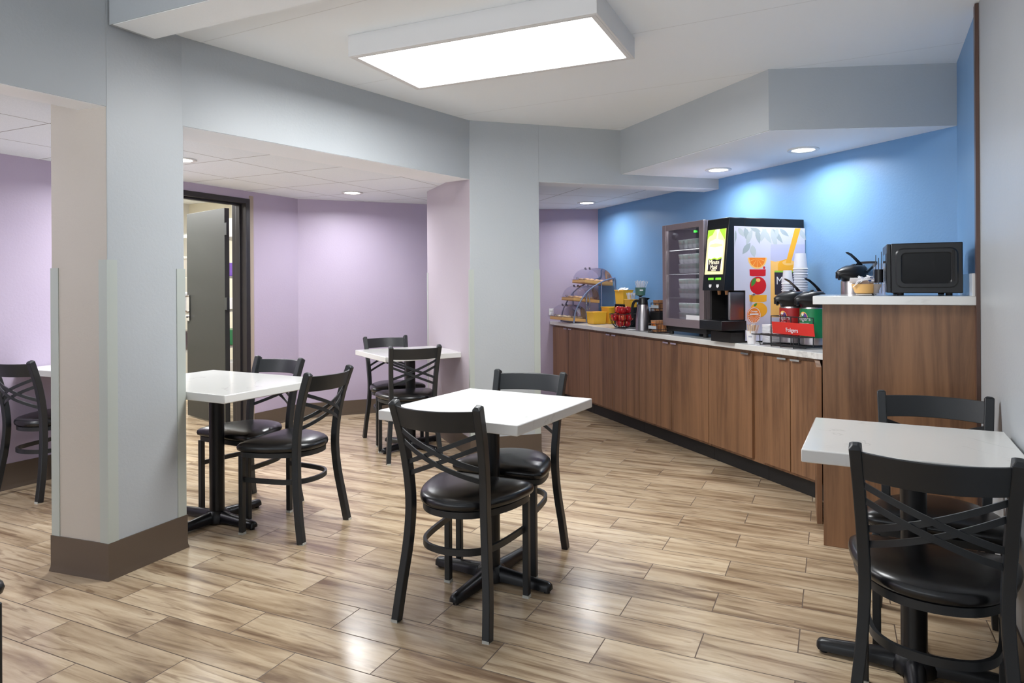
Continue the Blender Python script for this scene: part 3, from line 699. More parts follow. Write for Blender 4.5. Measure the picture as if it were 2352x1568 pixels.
MB().box((-.019, MWD*.42, z0+MWH/2), (.003, MWD*.55, MWH*.6)).build('window', pbr('dark_glass', (10, 10, 14), .05), mw)
for x in (.04, MWW-.05):
    for y in (.04, MWD-.04): MB().cyl((x, y, 0), .014, .0125).build('foot', MATBLK, mw)
# acrylic dispenser beside the microwave
ap = V2(col(2019, 671, P1+sdir*.13, P1+sdir*.13+ea))
ad = empty('acrylic_dispenser', v3(ap, ZL), mwr, 'narrow clear acrylic dispenser beside the microwave', 'dispenser')
q = MB()
for c3, d3 in (((0, 0, .003), (.05, .07, .006)), ((-.0235, 0, .08), (.003, .07, .148)), ((.0235, 0, .08), (.003, .07, .148)), ((0, .0335, .08), (.044, .003, .148)), ((0, -.0335, .03), (.044, .003, .05))): q.box(c3, d3)
q.build('holder', CLEAR, ad)
MB().lathe([(.019, .062), (.019, .125)], n=16).build('lid_stack', PLBLK, ad)
for k, (x, hh) in enumerate(((-.012, .185), (0, .17), (.012, .20))): MB().box((x, .026, hh/2+.01), (.003, .005, hh)).build('stirrer', PLBLK, ad)
# creamer bowl
bp = V2(col(1990, 673, P1+sdir*.17, P1+sdir*.17+ea))
bo = empty('creamer_bowl', v3(bp, ZL), 0, 'tan bowl heaped with white packets on the raised ledge', 'bowl')
MB().lathe([(.035, .0), (.045, .002), (.048, .008), (.03, .010)], n=28).build('saucer', CHROME, bo)
MB().lathe([(.034, .008), (.05, .012), (.064, .045), (.067, .055), (.061, .055), (.045, .016), (.001, .014)], n=28, cap1=False).build('bowl_shell', TAN, bo)
for k in range(26):
    a = random.uniform(0, 2*PI); r = random.uniform(0, .055)
    R = Matrix.Rotation(a, 3, 'Z') @ Matrix.Rotation(random.uniform(-.9, .9), 3, 'X') @ Matrix.Rotation(random.uniform(-.6, .6), 3, 'Y')
    o = MB().box((0, 0, 0), (.056, .034, .003)).box((0, 0, .0002), (.018, .0345, .0035), (BLUEP, PINKP, PAPER)[k % 3 if k % 4 == 0 else 2]).build('creamer_packet', PAPER)
    o.location = v3(bp, ZL+.064+random.uniform(0, .03)-r*.25)+Vector((r*math.cos(a), r*math.sin(a), 0)); o.rotation_euler = R.to_euler()
    tag(o, 'small white sweetener packet heaped in the tan bowl', 'packet', 'white packets in the tan bowl')
# ------------------------------------------------------------------ air pots
def logo(parent, R_, ang_c, z, sz, nm):
    # small sunrise emblem and lettering wrapped on a can: placed tangent to the wall
    pass
def airpot(p, z0, mat, word, label, rz, hd_word=True):
    t = empty('airpot', v3(p, z0), rz, label, 'coffee airpot', 'coffee airpots')      # local +x is the spout side
    r = .076
    MB().lathe([(r-.006, 0), (r, .004), (r, .225), (r-.004, .232)], n=40).build('body', STEEL, t)
    if mat:
        sl = MB().lathe([(r+.0012, .045), (r+.0012, .222)], n=48, cap0=False, cap1=False).build('sleeve', mat, t)
    m = MB(); rs = []
    # head: loft of rounded sections along height, with a beak
    for z, rx, fx, ry in ((.228, .074, 0, .074), (.245, .078, .004, .077), (.262, .080, .045, .079), (.285, .080, .050, .079), (.300, .078, .035, .074), (.318, .070, .008, .064), (.328, .055, -.01, .050)):
        r_ = []
        for k in range(28):
            a = 2*PI*k/28; cx_, sy_ = math.cos(a), math.sin(a)
            bx = fx*max(0, cx_)**3
            r_.append((rx*cx_+bx, ry*sy_*(1-.35*max(0, cx_)**3), z))
        rs.append(r_)
    hd_ = m.rings(rs).build('pump_head', PLBLK, t, smooth=50)
    MB().box((.112, 0, .262), (.02, .03, .03)).cyl((.106, 0, .238), .008, .02, n=10).build('spout', PLBLK, t, bevel=.003)
    MB().box((.028, 0, .3235), (.06, .026, .004), R=Matrix.Rotation(.42, 3, 'Y')).build('lever_slot', MATBLK, t, bevel=.002)
    lv = []
    for x, z, wd, th in ((-.055, .318, .040, .012), (-.035, .345, .036, .012), (-.005, .372, .032, .014), (.025, .395, .030, .014), (.048, .405, .024, .012)): lv.append([(x-th*.4, -wd/2, z-th*.4), (x+th*.4, -wd/2, z+th*.4), (x+th*.4, wd/2, z+th*.4), (x-th*.4, wd/2, z-th*.4)])
    lv = [[(a[0], a[1], a[2]) for a in r__] for r__ in lv]
    MB().rings(lv).build('lever', PLBLK, t, bevel=.002)
    MB().tube([(-.05, -.03, .325), (-.05, .03, .325)], .006).build('hinge_pin', CHROME, t)
    hp_ = [(-.02, -.083, .285), (-.085, -.082, .335), (-.094, -.06, .345), (-.094, .06, .345), (-.085, .082, .335), (-.02, .083, .285)] if not mat else [(-.02, -.083, .280), (-.07, -.080, .262), (-.088, -.05, .255), (-.088, .05, .255), (-.07, .080, .262), (-.02, .083, .280)]
    MB().sweep(catmull(hp_, 4), .008, .014, up=(0, 0, 1)).build('carry_handle', PLBLK, t)
    return t
def can_text(t, rz, txt, size, z, mat, r=.0785, arc=0., world_ang=None, bold=0):
    # lettering bent round the can
    cu = bpy.data.curves.new('lettering', 'FONT'); cu.body = txt; cu.size = size; cu.extrude = .0003; cu.align_x = 'CENTER'; cu.align_y = 'CENTER'; cu.offset = .006*size; cu.resolution_u = 3
    to = bpy.data.objects.new('lettering_source', cu); COL.objects.link(to); dg = bpy.context.evaluated_depsgraph_get(); me = bpy.data.meshes.new_from_object(to.evaluated_get(dg))
    bpy.data.objects.remove(to); bpy.data.curves.remove(cu)
    a0 = world_ang-rz
    for v in me.vertices:
        a = a0+v.co.x/r; rad = r+.0006+v.co.z; v.co = Vector((rad*math.cos(a), rad*math.sin(a), z+v.co.y))
    me.materials.clear(); me.materials.append(mat); o = bpy.data.objects.new('lettering', me); COL.objects.link(o); o.parent = t
def can_patch(t, rz, pts, mat, r, world_ang, z, name='emblem'):
    a0 = world_ang-rz; vs = []; N = 24
    c = Vector((sum(p[0] for p in pts)/len(pts), sum(p[1] for p in pts)/len(pts)))
    vs = [Vector((r*math.cos(a0+c.x/r), r*math.sin(a0+c.x/r), z+c.y))]
    for x, y in pts: vs.append(Vector((r*math.cos(a0+x/r), r*math.sin(a0+x/r), z+y)))
    K = len(pts); MB().add(vs, [(0, 1+i, 1+(i+1) % K) for i in range(K)], mat).build(name, mat, t)
ZR = .876
spout = math.atan2(-n.y-.35*s.y, -n.x-.35*s.x)
spout = math.atan2(-.22, -1)
pg_ = at(1868, 791, ZR)
pr_ = pg_+s*.178
reds = airpot(pr_, ZR, RED, 'REGULAR', 'coffee airpot with a red sleeve on the wire rack', spout)
grns = airpot(pg_, ZR, GREEN, 'DECAF', 'coffee airpot with a green sleeve on the wire rack', spout)
ct = V2(col(1962, 640, pg_+n*.13, pg_+n*.13+s))
ct = pg_+n*.195-s*.05
kk = un(1962, 640)[0]/F; ct = lint(Vector((0, 0)), Vector((kk, 1)), W2-n*.145, s)
thr = airpot(ct, 1.035, None, '', 'plain steel coffee airpot on the upper rack behind the ledge', spout)
for t, pos in ((reds, pr_), (grns, pg_)):
    wa = math.atan2(-pos.y, -pos.x)-.80
    can_patch(t, spout, [(.031*math.cos(k*PI/12), .036*math.sin(k*PI/12)) for k in range(13)], ORG2, .0779, wa, .168)
    can_patch(t, spout, [(.004, .004), (.008, .031), (.024, .019), (.028, 0)], PURP, .0782, wa, .168)
    can_patch(t, spout, [(.009*math.cos(k*PI/4)-.006, .009*math.sin(k*PI/4)+.018) for k in range(0, 8)], PAPER, .0784, wa, .168)
    can_text(t, spout, 'Folgers', .034, .160, PAPER, .0788, world_ang=wa)
    can_text(t, spout, 'REGULAR' if t is reds else 'DECAFFEINATED', .0105, .132, PAPER, .0784, world_ang=wa)
# wire rack
rk = empty('wire_airpot_rack', v3(pg_, ZS1), math.atan2(s.y, s.x), 'black wire airpot rack with a red sign on the breakfast counter', 'rack')
# local x = along counter (away), local +y = towards the room
rw = MB(); x0, x1, y0, y1 = -.10, .272, -.085, .15
for z in (.006, .012):
    for y in (y1, y0): rw.tube([(x0, y, z), (x1, y, z)], .003)
for k in range(9): rw.tube([(x0+k*(x1-x0)/8, y1, .008), (x0+k*(x1-x0)/8, y0, .008)], .0025)
rw.build('floor_grid', BLK, rk)
rail = MB()
for z in (.185,): rail.tube([(x0, y1-.055, z), (x1-.010, y1-.055, z), (x1-.010, y0, z)], .003)
for x in (x0, .02, .085, x1-.010): rail.tube([(x, y1-.055, .01), (x, y1-.055, .185)], .003)
rail.tube([(.17, y1-.05, .15), (.17, y1-.05, .195), (.12, y1-.05, .195), (.12, y1-.05, .15)], .003)
rail.build('guard_rail', BLK, rk)
tray = MB()
for y in (y1+.002, y1+.075): tray.tube([(x0, y, .07), (x1+.02, y, .07)], .003)
for k in range(12): tray.tube([(x0+k*.0333, y1-.045, .07), (x0+k*.035, y1+.075, .07)], .002)
for x in (x0+.03, .04, .12, .22): tray.tube([(x, y1+.07, .07), (x, y1+.068, .006), (x, y1-.03, .006)], .003)
tray.build('drip_tray', BLK, rk)
up = MB()
uo = Matrix.Rotation(-math.atan2(s.y, s.x), 2) @ (ct-pg_); uz = 1.035-ZS1
for x in (-.17, -.06, .03, .11): up.tube([(uo[0]+x+.06, uo[1]+.09, 0), (uo[0]+x+.06, uo[1]+.09, uz+.055)], .003)
for z in (uz-.006, uz+.055):
    up.tube([(uo[0]-.12, uo[1]+.09, z), (uo[0]+.17, uo[1]+.09, z), (uo[0]+.17, uo[1]-.088, z), (uo[0]-.12, uo[1]-.088, z)], .003, closed=True)
for k in range(9): up.tube([(uo[0]-.12+k*.036, uo[1]+.09, uz-.003), (uo[0]-.12+k*.036, uo[1]-.088, uz-.003)], .002)
up.build('upper_tier', BLK, rk)
sg = MB(); sy = y1-.05+.006
sg.box((.055, sy+.004, .113), (.355, .003, .075), R=Matrix.Rotation(-.12, 3, 'X')); sg = sg.build('sign_plate', RED2, rk)
Mz = Matrix.Translation((.055, sy+.0090, .103)) @ Matrix.Rotation(PI, 4, 'Z') @ Matrix.Rotation(PI/2+.12, 4, 'X')
text('Folgers', .036, Mz, PAPER, sg)
def disc_poly(k=12, r=1, cx_=0, cy_=0, a0=0, a1=2*PI): return [(cx_+r*math.cos(a0+(a1-a0)*i/(k-1)), cy_+r*math.sin(a0+(a1-a0)*i/(k-1))) for i in range(k)]
Me = Matrix.Translation((.055, sy+.0060, .129)) @ Matrix.Rotation(PI, 4, 'Z') @ Matrix.Rotation(PI/2+.12, 4, 'X')
q = MB(); q.add([Me @ Vector((x, y, 0)) for x, y in ((-.018, -.01), (-.010, .012), (.004, .016), (.016, .008), (.020, -.01))], [(0, 1, 2, 3, 4)], PURP)
q.add([Me @ Vector((x, y, .0006)) for x, y in disc_poly(12, .008, -.002, .004)[:-1]], [tuple(range(11))], ORG2); q.build('emblem', PURP, sg)
# ------------------------------------------------------------------ cup stacks
CUPW = pbr('white_cup_board', (212, 215, 226), .5)
def cup_stack(p, z0, r0, r1, hcup, nn, pitch, label):
    t = empty('paper_cup_stack', v3(p, z0), 0, label, 'paper cups', 'stacks of white paper cups')
    for k in range(nn):
        z = k*pitch
        # upside-down cup: rim at the bottom
        MB().lathe([(r1+.002, z), (r1+.0035, z+.002), (r1+.002, z+.005), (r1-.001, z+.006), (r0, z+hcup), (r0-.004, z+hcup-.003), (.001, z+hcup-.004)], n=24, cap0=False, cap1=False).build('cup', CUPW, t)
    return t
cw = V2(at(1833, 700, 1.1))
pt_ = pr_+n*.13+s*.16
kk = un(1839, 700)[0]/F; c1p = lint(Vector((0, 0)), Vector((kk, 1)), pr_+s*.094, n)
kk = un(1809, 700)[0]/F; c2p = lint(Vector((0, 0)), Vector((kk, 1)), pr_+s*.138, n)
def hz_at(u, v, p): return zat(u, v, p[1])
zt1, zt2 = hz_at(1837, 582, c1p), hz_at(1807, 621, c2p)
cup_stack(c1p, ZS1+.001, .034, .045, .105, 30, (zt1-ZS1-.105)/29, 'tall stack of large upside down white paper cups behind the airpots')
cup_stack(c2p, ZS1+.001, .026, .036, .09, 26, (zt2-ZS1-.09)/25, 'shorter stack of small upside down white paper cups behind the red airpot')
# napkin stack, stir sticks
np_ = pr_-n*.02+s*.17
kk = un(1771, 750)[0]/F; np_ = lint(Vector((0, 0)), Vector((kk, 1)), pr_+s*.141, n)
o = MB(); 
for k in range(16): o.box((random.uniform(-.001, .001), random.uniform(-.001, .001), .0038+k*.0077), (.074, .085, .0066))
o = o.build('napkin_stack', PAPER, bevel=.002); o.location = v3(np_, ZS1+.001); o.rotation_euler.z = math.atan2(s.y, s.x); tag(o, 'stack of white napkins beside the wire rack', 'napkins')
cpn = at(1726, 786, ZS1)+Vector((0, .03))
cpn = lint(Vector((0, 0)), Vector((un(1726, 780)[0]/F, 1)), sf+n*.045, s)
cu_ = MB().lathe([(.024, 0), (.034, .082), (.036, .083), (.036, .086), (.033, .086), (.0235, .004), (.001, .004)], n=28, cap1=False).build('stirrer_cup', PAPER); cu_.location = v3(cpn, ZS1+.001)
tag(cu_, 'white paper cup holding wooden stir sticks at the front of the worktop', 'cup')
wa = math.atan2(-cpn.y, -cpn.x)-.15
for dz in (0, .006): MB().add([Vector((r_*math.cos(wa+a), r_*math.sin(wa+a), .045+dz+zz)) for zz, r_ in ((0, .0298+dz*.12), (.003, .0301+dz*.12)) for a in (-.5, -.25, 0, .25)], [(0, 1, 5, 4), (1, 2, 6, 5), (2, 3, 7, 6)], pbr('grey_print', (110, 120, 150), .5)).build('printed_line', PAPER, cu_)
for k in range(18):
    a = random.uniform(0, 2*PI); tl = random.uniform(.12, .3); r = random.uniform(.004, .015)
    R = Matrix.Rotation(a, 3, 'Z') @ Matrix.Rotation(tl, 3, 'Y')
    o = MB().box((0, 0, .063), (.0015, .0055, .118)).build('stir_stick', WSTICK if k % 3 else KRAFT); o.location = v3(cpn, ZS1+.006)+Vector((r*math.cos(a), r*math.sin(a), 0)); o.rotation_euler = R.to_euler()
    tag(o, 'flat wooden stir stick standing in the white paper cup', 'stir stick', 'wooden stir sticks in the paper cup')
# ------------------------------------------------------------------ juice machine
jb_ = lint(Vector((0, 0)), Vector((un(1848, 650)[0]/F, 1)), W1-n*.012, (W1-W2))      # rear edge of the side panel
jf0 = lint(Vector((0, 0)), Vector((un(1712, 700)[0]/F, 1)), jb_, n)
JD = (jb_-jf0).dot(n)
jt = empty('juice_dispenser', v3(jf0, ZS1), math.atan2(-n.y, -n.x), 'tall black juice dispenser with a fruit printed side panel', 'juice machine')
# local +x outwards (to the room), local +y = towards camera side (-s), origin at front foot of the side panel plane
jl = Matrix.Rotation(-math.atan2(-n.y, -n.x), 4, 'Z') @ Matrix.Translation(-v3(jf0, ZS1))
JW = .235
nz3 = Vector((-s.x, -s.y, 0))
def onside(u, v, e=0): 
    p = hit(u, v, v3(jf0, 0), nz3); q = jl @ p; q.y = e if e <= .002 else .0021+(e-.002)*.12; q.z = max(q.z, .003); return q
zTop = onside(1700, 499).z; xh = onside(1676, 580).x; xhb = hit(1662, 667, v3(jf0, 0), nz3); xhb = (jl @ xhb).x
zn = onside(1712, 667).z                                   # underside of the head
zt0, zt1_ = onside(1690, 760).z, onside(1690, 738).z
MB().box((-JD/2, -JW/2, (zTop+.05)/2), (JD, JW-.004, zTop-.05)).build('cabinet', PLBLK, jt, bevel=.004)
hd = MB(); pr = [(0, zn), (xhb, zn), (xh, zTop), (0, zTop)]
hd.add([(x, y, z) for y in (0, -JW) for x, z in pr], [(0, 1, 2, 3), (7, 6, 5, 4), (0, 4, 5, 1), (1, 5, 6, 2), (2, 6, 7, 3), (3, 7, 4, 0)]).build('dispensing_head', PLBLK, jt, bevel=.004)
MB().box((.055, -JW/2, .035), (.11, JW-.02, .068)).box((-JD/2, -JW/2, .03), (JD, JW-.03, .05)).build('stand', MATBLK, jt)
for x, y in ((.09, -.03), (.09, -JW+.03), (-JD+.04, -.03), (-JD+.04, -JW+.03)): MB().lathe([(.018, 0), (.010, .01), (.012, .05)], (x, y, 0), n=12).build('foot', MATBLK, jt)
xt = .15
MB().box((xt/2+.02, -JW/2+.0, (zt0+zt1_)/2+.004), (xt+.05, JW+.01, abs(zt1_-zt0))).build('drip_tray', PLBLK, jt, bevel=.004)
cq = [onside(1659, 675), onside(1709, 675), onside(1709, 737), onside(1659, 735)]
ms = MB(); xa_, xb_ = -.0, .118
ms.box(((xa_+xb_)/2, -.018, (zn-.008+zt1_+.006)/2), (xb_-xa_, .022, zn-zt1_-.016)).build('cup_bay_side', STEEL, jt, bevel=.003)
MB().box((.055, -JW+.012, (zn+zt1_)/2), (.11, .02, zn-zt1_-.002)).build('cup_bay_side', MATBLK, jt)
for y in (-.07, -.15): MB().lathe([(.010, 0), (.013, .03)], (xhb*.55, y, zn-.028), n=12).build('nozzle', KRAFT, jt)
# slanted front: coordinates (y along width, f along slope)
fn = Vector((zTop-zn, 0, xhb-xh)).normalized()
def onf(y, f, e): return Vector((xhb+(xh-xhb)*f, y, zn+(zTop-zn)*f))+fn*e
def fquad(y0_, y1_, f0_, f1_, e, mat, nm, par): return MB().add([onf(y0_, f0_, e), onf(y1_, f0_, e), onf(y1_, f1_, e), onf(y0_, f1_, e)]+[onf(y0_, f0_, 0), onf(y1_, f0_, 0), onf(y1_, f1_, 0), onf(y0_, f1_, 0)], [(0, 1, 2, 3), (4, 5, 1, 0), (5, 6, 2, 1), (6, 7, 3, 2), (7, 4, 0, 3)], mat).build(nm, mat, par)
lit = fquad(-.022, -JW+.02, .225, .85, .004, EM_SIGN, 'lit_panel', jt)
art = MB()
def fp(y, f, e): return onf(y, f, e)
def fpoly(pp, mat, e): art.add([onf(-.022-(JW-.042)*(1-x), .225+.625*y, e) for x, y in pp], [tuple(range(len(pp)))], mat)
fpoly([(0, .78), (.0, 1), (.42, 1), (.28, .88), (.12, .86)], EM_SG, .0046); fpoly([(1, .74), (1, 1), (.62, 1), (.8, .88)], EM_SG, .0046)
fpoly([(.48, 1), (.68, 1), (.60, .88), (.62, .78), (.5, .80), (.54, .88)], EM_SW, .0047)
fpoly([(.10, .1), (.10, .66), (.16, .74), (.5, .79), (.9, .74), (.94, .66), (.94, .1)], EM_SW, .0044)
fpoly([(.16, .62), (.2, .67), (.5, .69), (.86, .66), (.9, .62), (.5, .60)], EM_SIGN, .0050)
fpoly([(.16, .07), (.86, .06), (.90, .36), (.66, .32), (.5, .35), (.30, .33), (.16, .35)], DARKP, .0052)
fpoly([(.16, .335), (.30, .32), (.5, .34), (.66, .31), (.90, .35), (.90, .385), (.66, .345), (.5, .37), (.30, .345), (.16, .365)], EM_SG, .0054)
art.build('printed_artwork', EM_SIGN, lit)
yc = -.022-(JW-.042)*.5
FX = Vector((0, 1, 0))
for txt, f, sz in (('Minute', .392, .043), ('Maid', .322, .043), ('PREMIUM', .280, .013)):
    text(txt, sz, frame(onf(yc, f, .0060), FX, fn), EM_SW, lit, ext=.0003, sx=.92)
for y in (-.065, -.145): fquad(y+.028, y-.028, .15, .178, .003, LCD, 'display', jt)
for y in (-.065, -.145): 
    q = MB(); q.add([onf(y+a, b, .003) for a, b in ((-.014, .085), (.014, .085), (.014, .055), (0, .035), (-.014, .055))], [(0, 1, 2, 3, 4)]); q.build('push_button', WHITE, jt)
# side panel artwork, measured on the panel itself
def K(x, y): return (1500+x/4.753, 480+y/4.753)
def spoly(mb, pts, mat, e): mb.add([onside(*K(x, y), e) for x, y in pts], [tuple(range(len(pts)))], mat)
sp = MB(); spoly(sp, [(882, 185), (1656, 210), (1658, 1300), (1560, 1440), (1005, 1440), (1005, 888), (882, 888)], PRINTW, .002)
spo = sp.build('side_panel', PRINTW, jt)
ar = MB()
def leaf(x, y, L_, a, w_, mat, e):
    a = math.radians(a); dx, dy = math.cos(a), math.sin(a)
    pts = [(x+dx*L_*t+(-dy)*w_*g, y+dy*L_*t+dx*w_*g) for t, g in ((0, 0), (.2, .7), (.45, 1), (.7, .75), (1, 0), (.7, -.7), (.45, -.9), (.2, -.6))]
    spoly(ar, [(max(x_, 888), max(y_, 200+(x_-880)*.03)) for x_, y_ in pts] if mat is not LEAFD else pts, mat, e)
for i, (x, y, L_, a, w_) in enumerate(((930, 200, 120, 60, 28), (1000, 195, 180, 75, 34), (1080, 220, 190, 110, 30), (1130, 205, 180, 80, 30), (1190, 205, 200, 60, 30), (900, 230, 190, 100, 26), (1230, 200, 170, 110, 30), (1300, 210, 200, 55, 28), (1290, 210, 230, 75, 32), (1060, 205, 120, 20, 25), (1080, 390, 140, 80, 36), (1060, 370, 150, 125, 34), (1590, 210, 150, 60, 28), (1380, 215, 130, 40, 24), (1350, 200, 110, 90, 22))):
    leaf(x, y, L_, a, w_, (LEAFG, LEAFG2)[i % 2], .0024+i*.0001)
def ell(cx_, cy_, rx, ry, mat, e, a0=0, a1=360, k=28):
    spoly(ar, [(cx_+rx*math.cos(math.radians(a0+(a1-a0)*i/(k-1))), cy_+ry*math.sin(math.radians(a0+(a1-a0)*i/(k-1)))) for i in range(k)], mat, e)
# glass of juice
spoly(ar, [(1282, 385), (1655, 385), (1655, 1180), (1282, 1180)], GLASSP, .0042)
spoly(ar, [(1280, 560), (1330, 575), (1400, 560), (1655, 600), (1655, 1180), (1282, 1180)], ORG2, .0044)
spoly(ar, [(1360, 600), (1380, 570), (1450, 545), (1540, 580), (1540, 690), (1360, 690)], YEL2, .0046)
ell(1475, 585, 66, 30, ORG2, .0048); spoly(ar, [(1545, 210), (1608, 210), (1500, 590), (1445, 590)], YEL2, .0050)
spoly(ar, [(1322, 685), (1540, 690), (1540, 940), (1326, 935)], DARKP, .0050)
ar.add([onside(*K(x, y), .0052) for x, y in ((1322, 672), (1540, 672), (1540, 692), (1322, 690))], [(0, 1, 2, 3)], GRN2)
# fruit tower
ell(1136, 530, 103, 122, ORG2, .0042, 0, 180); ell(1136, 532, 88, 104, ORG, .0044, 0, 180)
for k in range(5):
    a = 20+k*35; q = math.radians(a); spoly(ar, [(1136, 536), (1136+86*math.cos(q-.03), 534+102*math.sin(q-.03)), (1136+86*math.cos(q+.03), 534+102*math.sin(q+.03))], ORG2, .0046)
ell(1210, 640, 12, 16, REDP, .0046)
spoly(ar, [(1050, 658), (1228, 658), (1226, 726), (1200, 732), (1080, 732), (1053, 726)], REDP, .0046)
ell(1143, 835, 90, 98, REDP, .0044); ell(1145, 775, 24, 20, ORG2, .0048); leaf(1118, 748, 110, 115, 24, LEAFD, .0050)
spoly(ar, [(1047, 936), (1238, 936), (1236, 1006), (1200, 1015), (1080, 1015), (1050, 1006)], YEL2, .0046)
ell(1152, 1100, 92, 82, YEL2, .0043); leaf(1095, 1060, 50, -40, 14, LEAFD, .0050)
ar.build('printed_artwork', PRINTW, spo)
text('M', .075, frame(onside(*K(1378, 785), .0056), Vector((-1, 0, 0)), (0, 1, 0)), PAPER, spo)
kb = MB().lathe([(.001, 0), (.009, .004), (.012, .012), (.009, .02), (.001, .024)], onside(*K(1080, 930), .003), R=Matrix.Rotation(-PI/2, 3, 'X'), n=16).build('latch_knob', CHROME, jt)
# orange coaster sign standing before the panel
og = lint(Vector((0, 0)), Vector((un(1732, 735)[0]/F, 1)), jf0-s*.035, n)
oc = empty('orange_slice_sign', v3(og, ZS1), math.atan2(n.y, n.x), 'round orange slice shaped sign behind the stir stick cup', 'sign')
zc_ = zat(1732, 724, og.y)-ZS1; ro = .054
def dsc(r, y, m_, k=32, z=0): return [(r*math.cos(2*PI*i/k), y, zc_+z+r*math.sin(2*PI*i/k)) for i in range(k)]
MB().rings([dsc(ro, 0, 0), dsc(ro, .003, 0)]).build('disc', ORG, oc)
q = MB(); q.rings([dsc(ro*.97, -.0006, 0), dsc(ro*.90, -.0006, 0)], PAPER, False, False)
for k in range(11):
    a = PI+PI*k/10; q.add([(.006*math.cos(a), -.0006, zc_-.004+.006*math.sin(a)), (ro*.9*math.cos(a-.03), -.0006, zc_+ro*.9*math.sin(a-.03)), (ro*.9*math.cos(a+.03), -.0006, zc_+ro*.9*math.sin(a+.03))], [(0, 1, 2)], PAPER)
q.box((0, -.001, zc_+.008), (.07, .001, .009), PAPER); q.build('printed_slice', PAPER, oc)
text('Orange', .018, frame((0, -.001, zc_+.026), (1, 0, 0), (0, -1, 0)), PAPER, oc)
MB().box((0, .012, .004), (.05, .05, .007)).box((0, .004, zc_/2-.02), (.02, .003, zc_-.03)).build('stand', PAPER, oc)
# ------------------------------------------------------------------ glass door cooler
cf0 = V2(col(1617, 755, sf+n*.06, sf+n*.06+s)); cl0 = V2(col(1522.5, 748, sf+n*.06, sf+n*.06+s))
CW = (cl0-cf0).length; CD = min(.36, cdep((cf0-d2).dot(s))-(cf0-d2).dot(n)-.004, cdep((cl0-d2).dot(s))-(cl0-d2).dot(n)-.004)
ck = empty('display_cooler', v3(cf0, ZS1), math.atan2(s.y, s.x), 'steel framed glass door cooler full of yogurt cups', 'cooler')
# local x away along the counter, -y into the counter (towards the wall)
zc0, zc1 = zat(1570, 751, (cf0.y+cl0.y)/2)-ZS1, zat(1570, 512, (cf0.y+cl0.y)/2)-ZS1
W = CW; fw = .055
MB().box((W/2, -CD/2-.02, zc0/2+.012), (W-.04, CD-.03, zc0-.026)).build('stand', MATBLK, ck)
for x in (.05, W-.05):
    for y in (-.05, -CD+.03): MB().cyl((x, y, 0), .018, .03).build('foot', MATBLK, ck)
hh = zc1-zc0
q = MB(); y_b = -CD
q.box((.012, (y_b-.02)/2, zc0+hh/2), (.024, CD-.03, hh)).box((W-.012, (y_b-.02)/2, zc0+hh/2), (.024, CD-.03, hh)).box((W/2, y_b+.012, zc0+hh/2), (W-.05, .02, hh-.01)).box((W/2, (y_b-.02)/2, zc1-.014), (W-.05, CD-.03, .028)).box((W/2, (y_b-.02)/2, zc0+.014), (W-.05, CD-.03, .028))
q.build('cabinet', DSTEEL, ck)
q = MB()
q.box((W/2, y_b+.024, zc0+hh/2), (W-.06, .003, hh-.06)).box((.026, (y_b-.02)/2, zc0+hh/2), (.003, CD-.06, hh-.06)).box((W-.026, (y_b-.02)/2, zc0+hh/2), (.003, CD-.06, hh-.06))
q.build('liner', pbr('dark_cooler_liner', (62, 54, 62), .6), ck)
dr = MB()
dr.box((fw/2, -.010, zc0+hh/2), (fw, .022, hh)).box((W-fw*.45/1, -.010, zc0+hh/2), (fw*.9, .022, hh)).box((W/2, -.010, zc1-.022), (W-2*fw*.9, .022, .044)).box((W/2, -.010, zc0+.030), (W-2*fw*.9, .022, .060))
dr = dr.build('door', DSTEEL, ck, bevel=.002)
MB().box((W/2, -.012, zc0+hh/2+.008), (W-2*fw*.92, .004, hh-.104)).build('glass_pane', DOORGL, dr)
MB().lathe([(.001, 0), (.004, .003), (.001, .005)], (W/2, .001, zc0+.026), n=10, R=Matrix.Rotation(-PI/2, 3, 'X')).build('door_lock', CHROME, dr)
MB().box((fw+.095, -.008, zc0+.078), (.17, .002, .034)).build('sticker', PAPER, dr)
MB().box((fw+.07, -.0095, zc1-.075), (.012, .002, .014)).build('indicator_light', LED, dr)
MB().lathe([(.03, 0), (.026, .02), (.012, .03)], (W-.10, -.06, zc1-.09), n=16, R=Matrix.Rotation(-PI/2, 3, 'X')).build('fan_knob', PLBLK, ck)
SV = (572, 627, 683, 738); Ymid = (cf0.y+cl0.y)/2+.05
shz = [zat(1575, v, Ymid+.06)-ZS1 for v in SV]
SHM = pbr('frosted_shelf', (150, 158, 156), .3)
for z in shz: MB().box((W/2, -.03-(CD-.08)/2, z-.004), (W-.06, CD-.09, .005)).build('shelf', SHM, ck)
MB().box((W/2, -.045, zc1-.034), (W-.10, .02, .008)).build('fill_strip', emit('cooler_fill_glow', (235, 245, 255), 3), ck)  # glowing strip added so the cups show through the glass
l = bpy.data.lights.new('cooler_fill', 'AREA'); l.shape = 'RECTANGLE'; l.size = .4; l.size_y = .03; l.energy = 1.6; l.color = (.92, .97, 1); o = bpy.data.objects.new('cooler_fill', l); COL.objects.link(o)  # added fill lamp, brightens the yogurt cups
o.location = (v3(cf0, ZS1)+Matrix.Rotation(math.atan2(s.y, s.x), 3, 'Z') @ Vector((W/2, -.03, zc1-.042))); o.rotation_euler = (math.radians(-10), 0, math.atan2(s.y, s.x))
for z in shz[:3]:
    l2 = l.copy(); l2.energy = .8; o = bpy.data.objects.new('cooler_fill', l2); COL.objects.link(o); o.location = (v3(cf0, ZS1)+Matrix.Rotation(math.atan2(s.y, s.x), 3, 'Z') @ Vector((W/2, -.028, z-.010))); o.rotation_euler.z = math.atan2(s.y, s.x)  # more added fill under the upper three shelves
cupm = MB(); r = .031
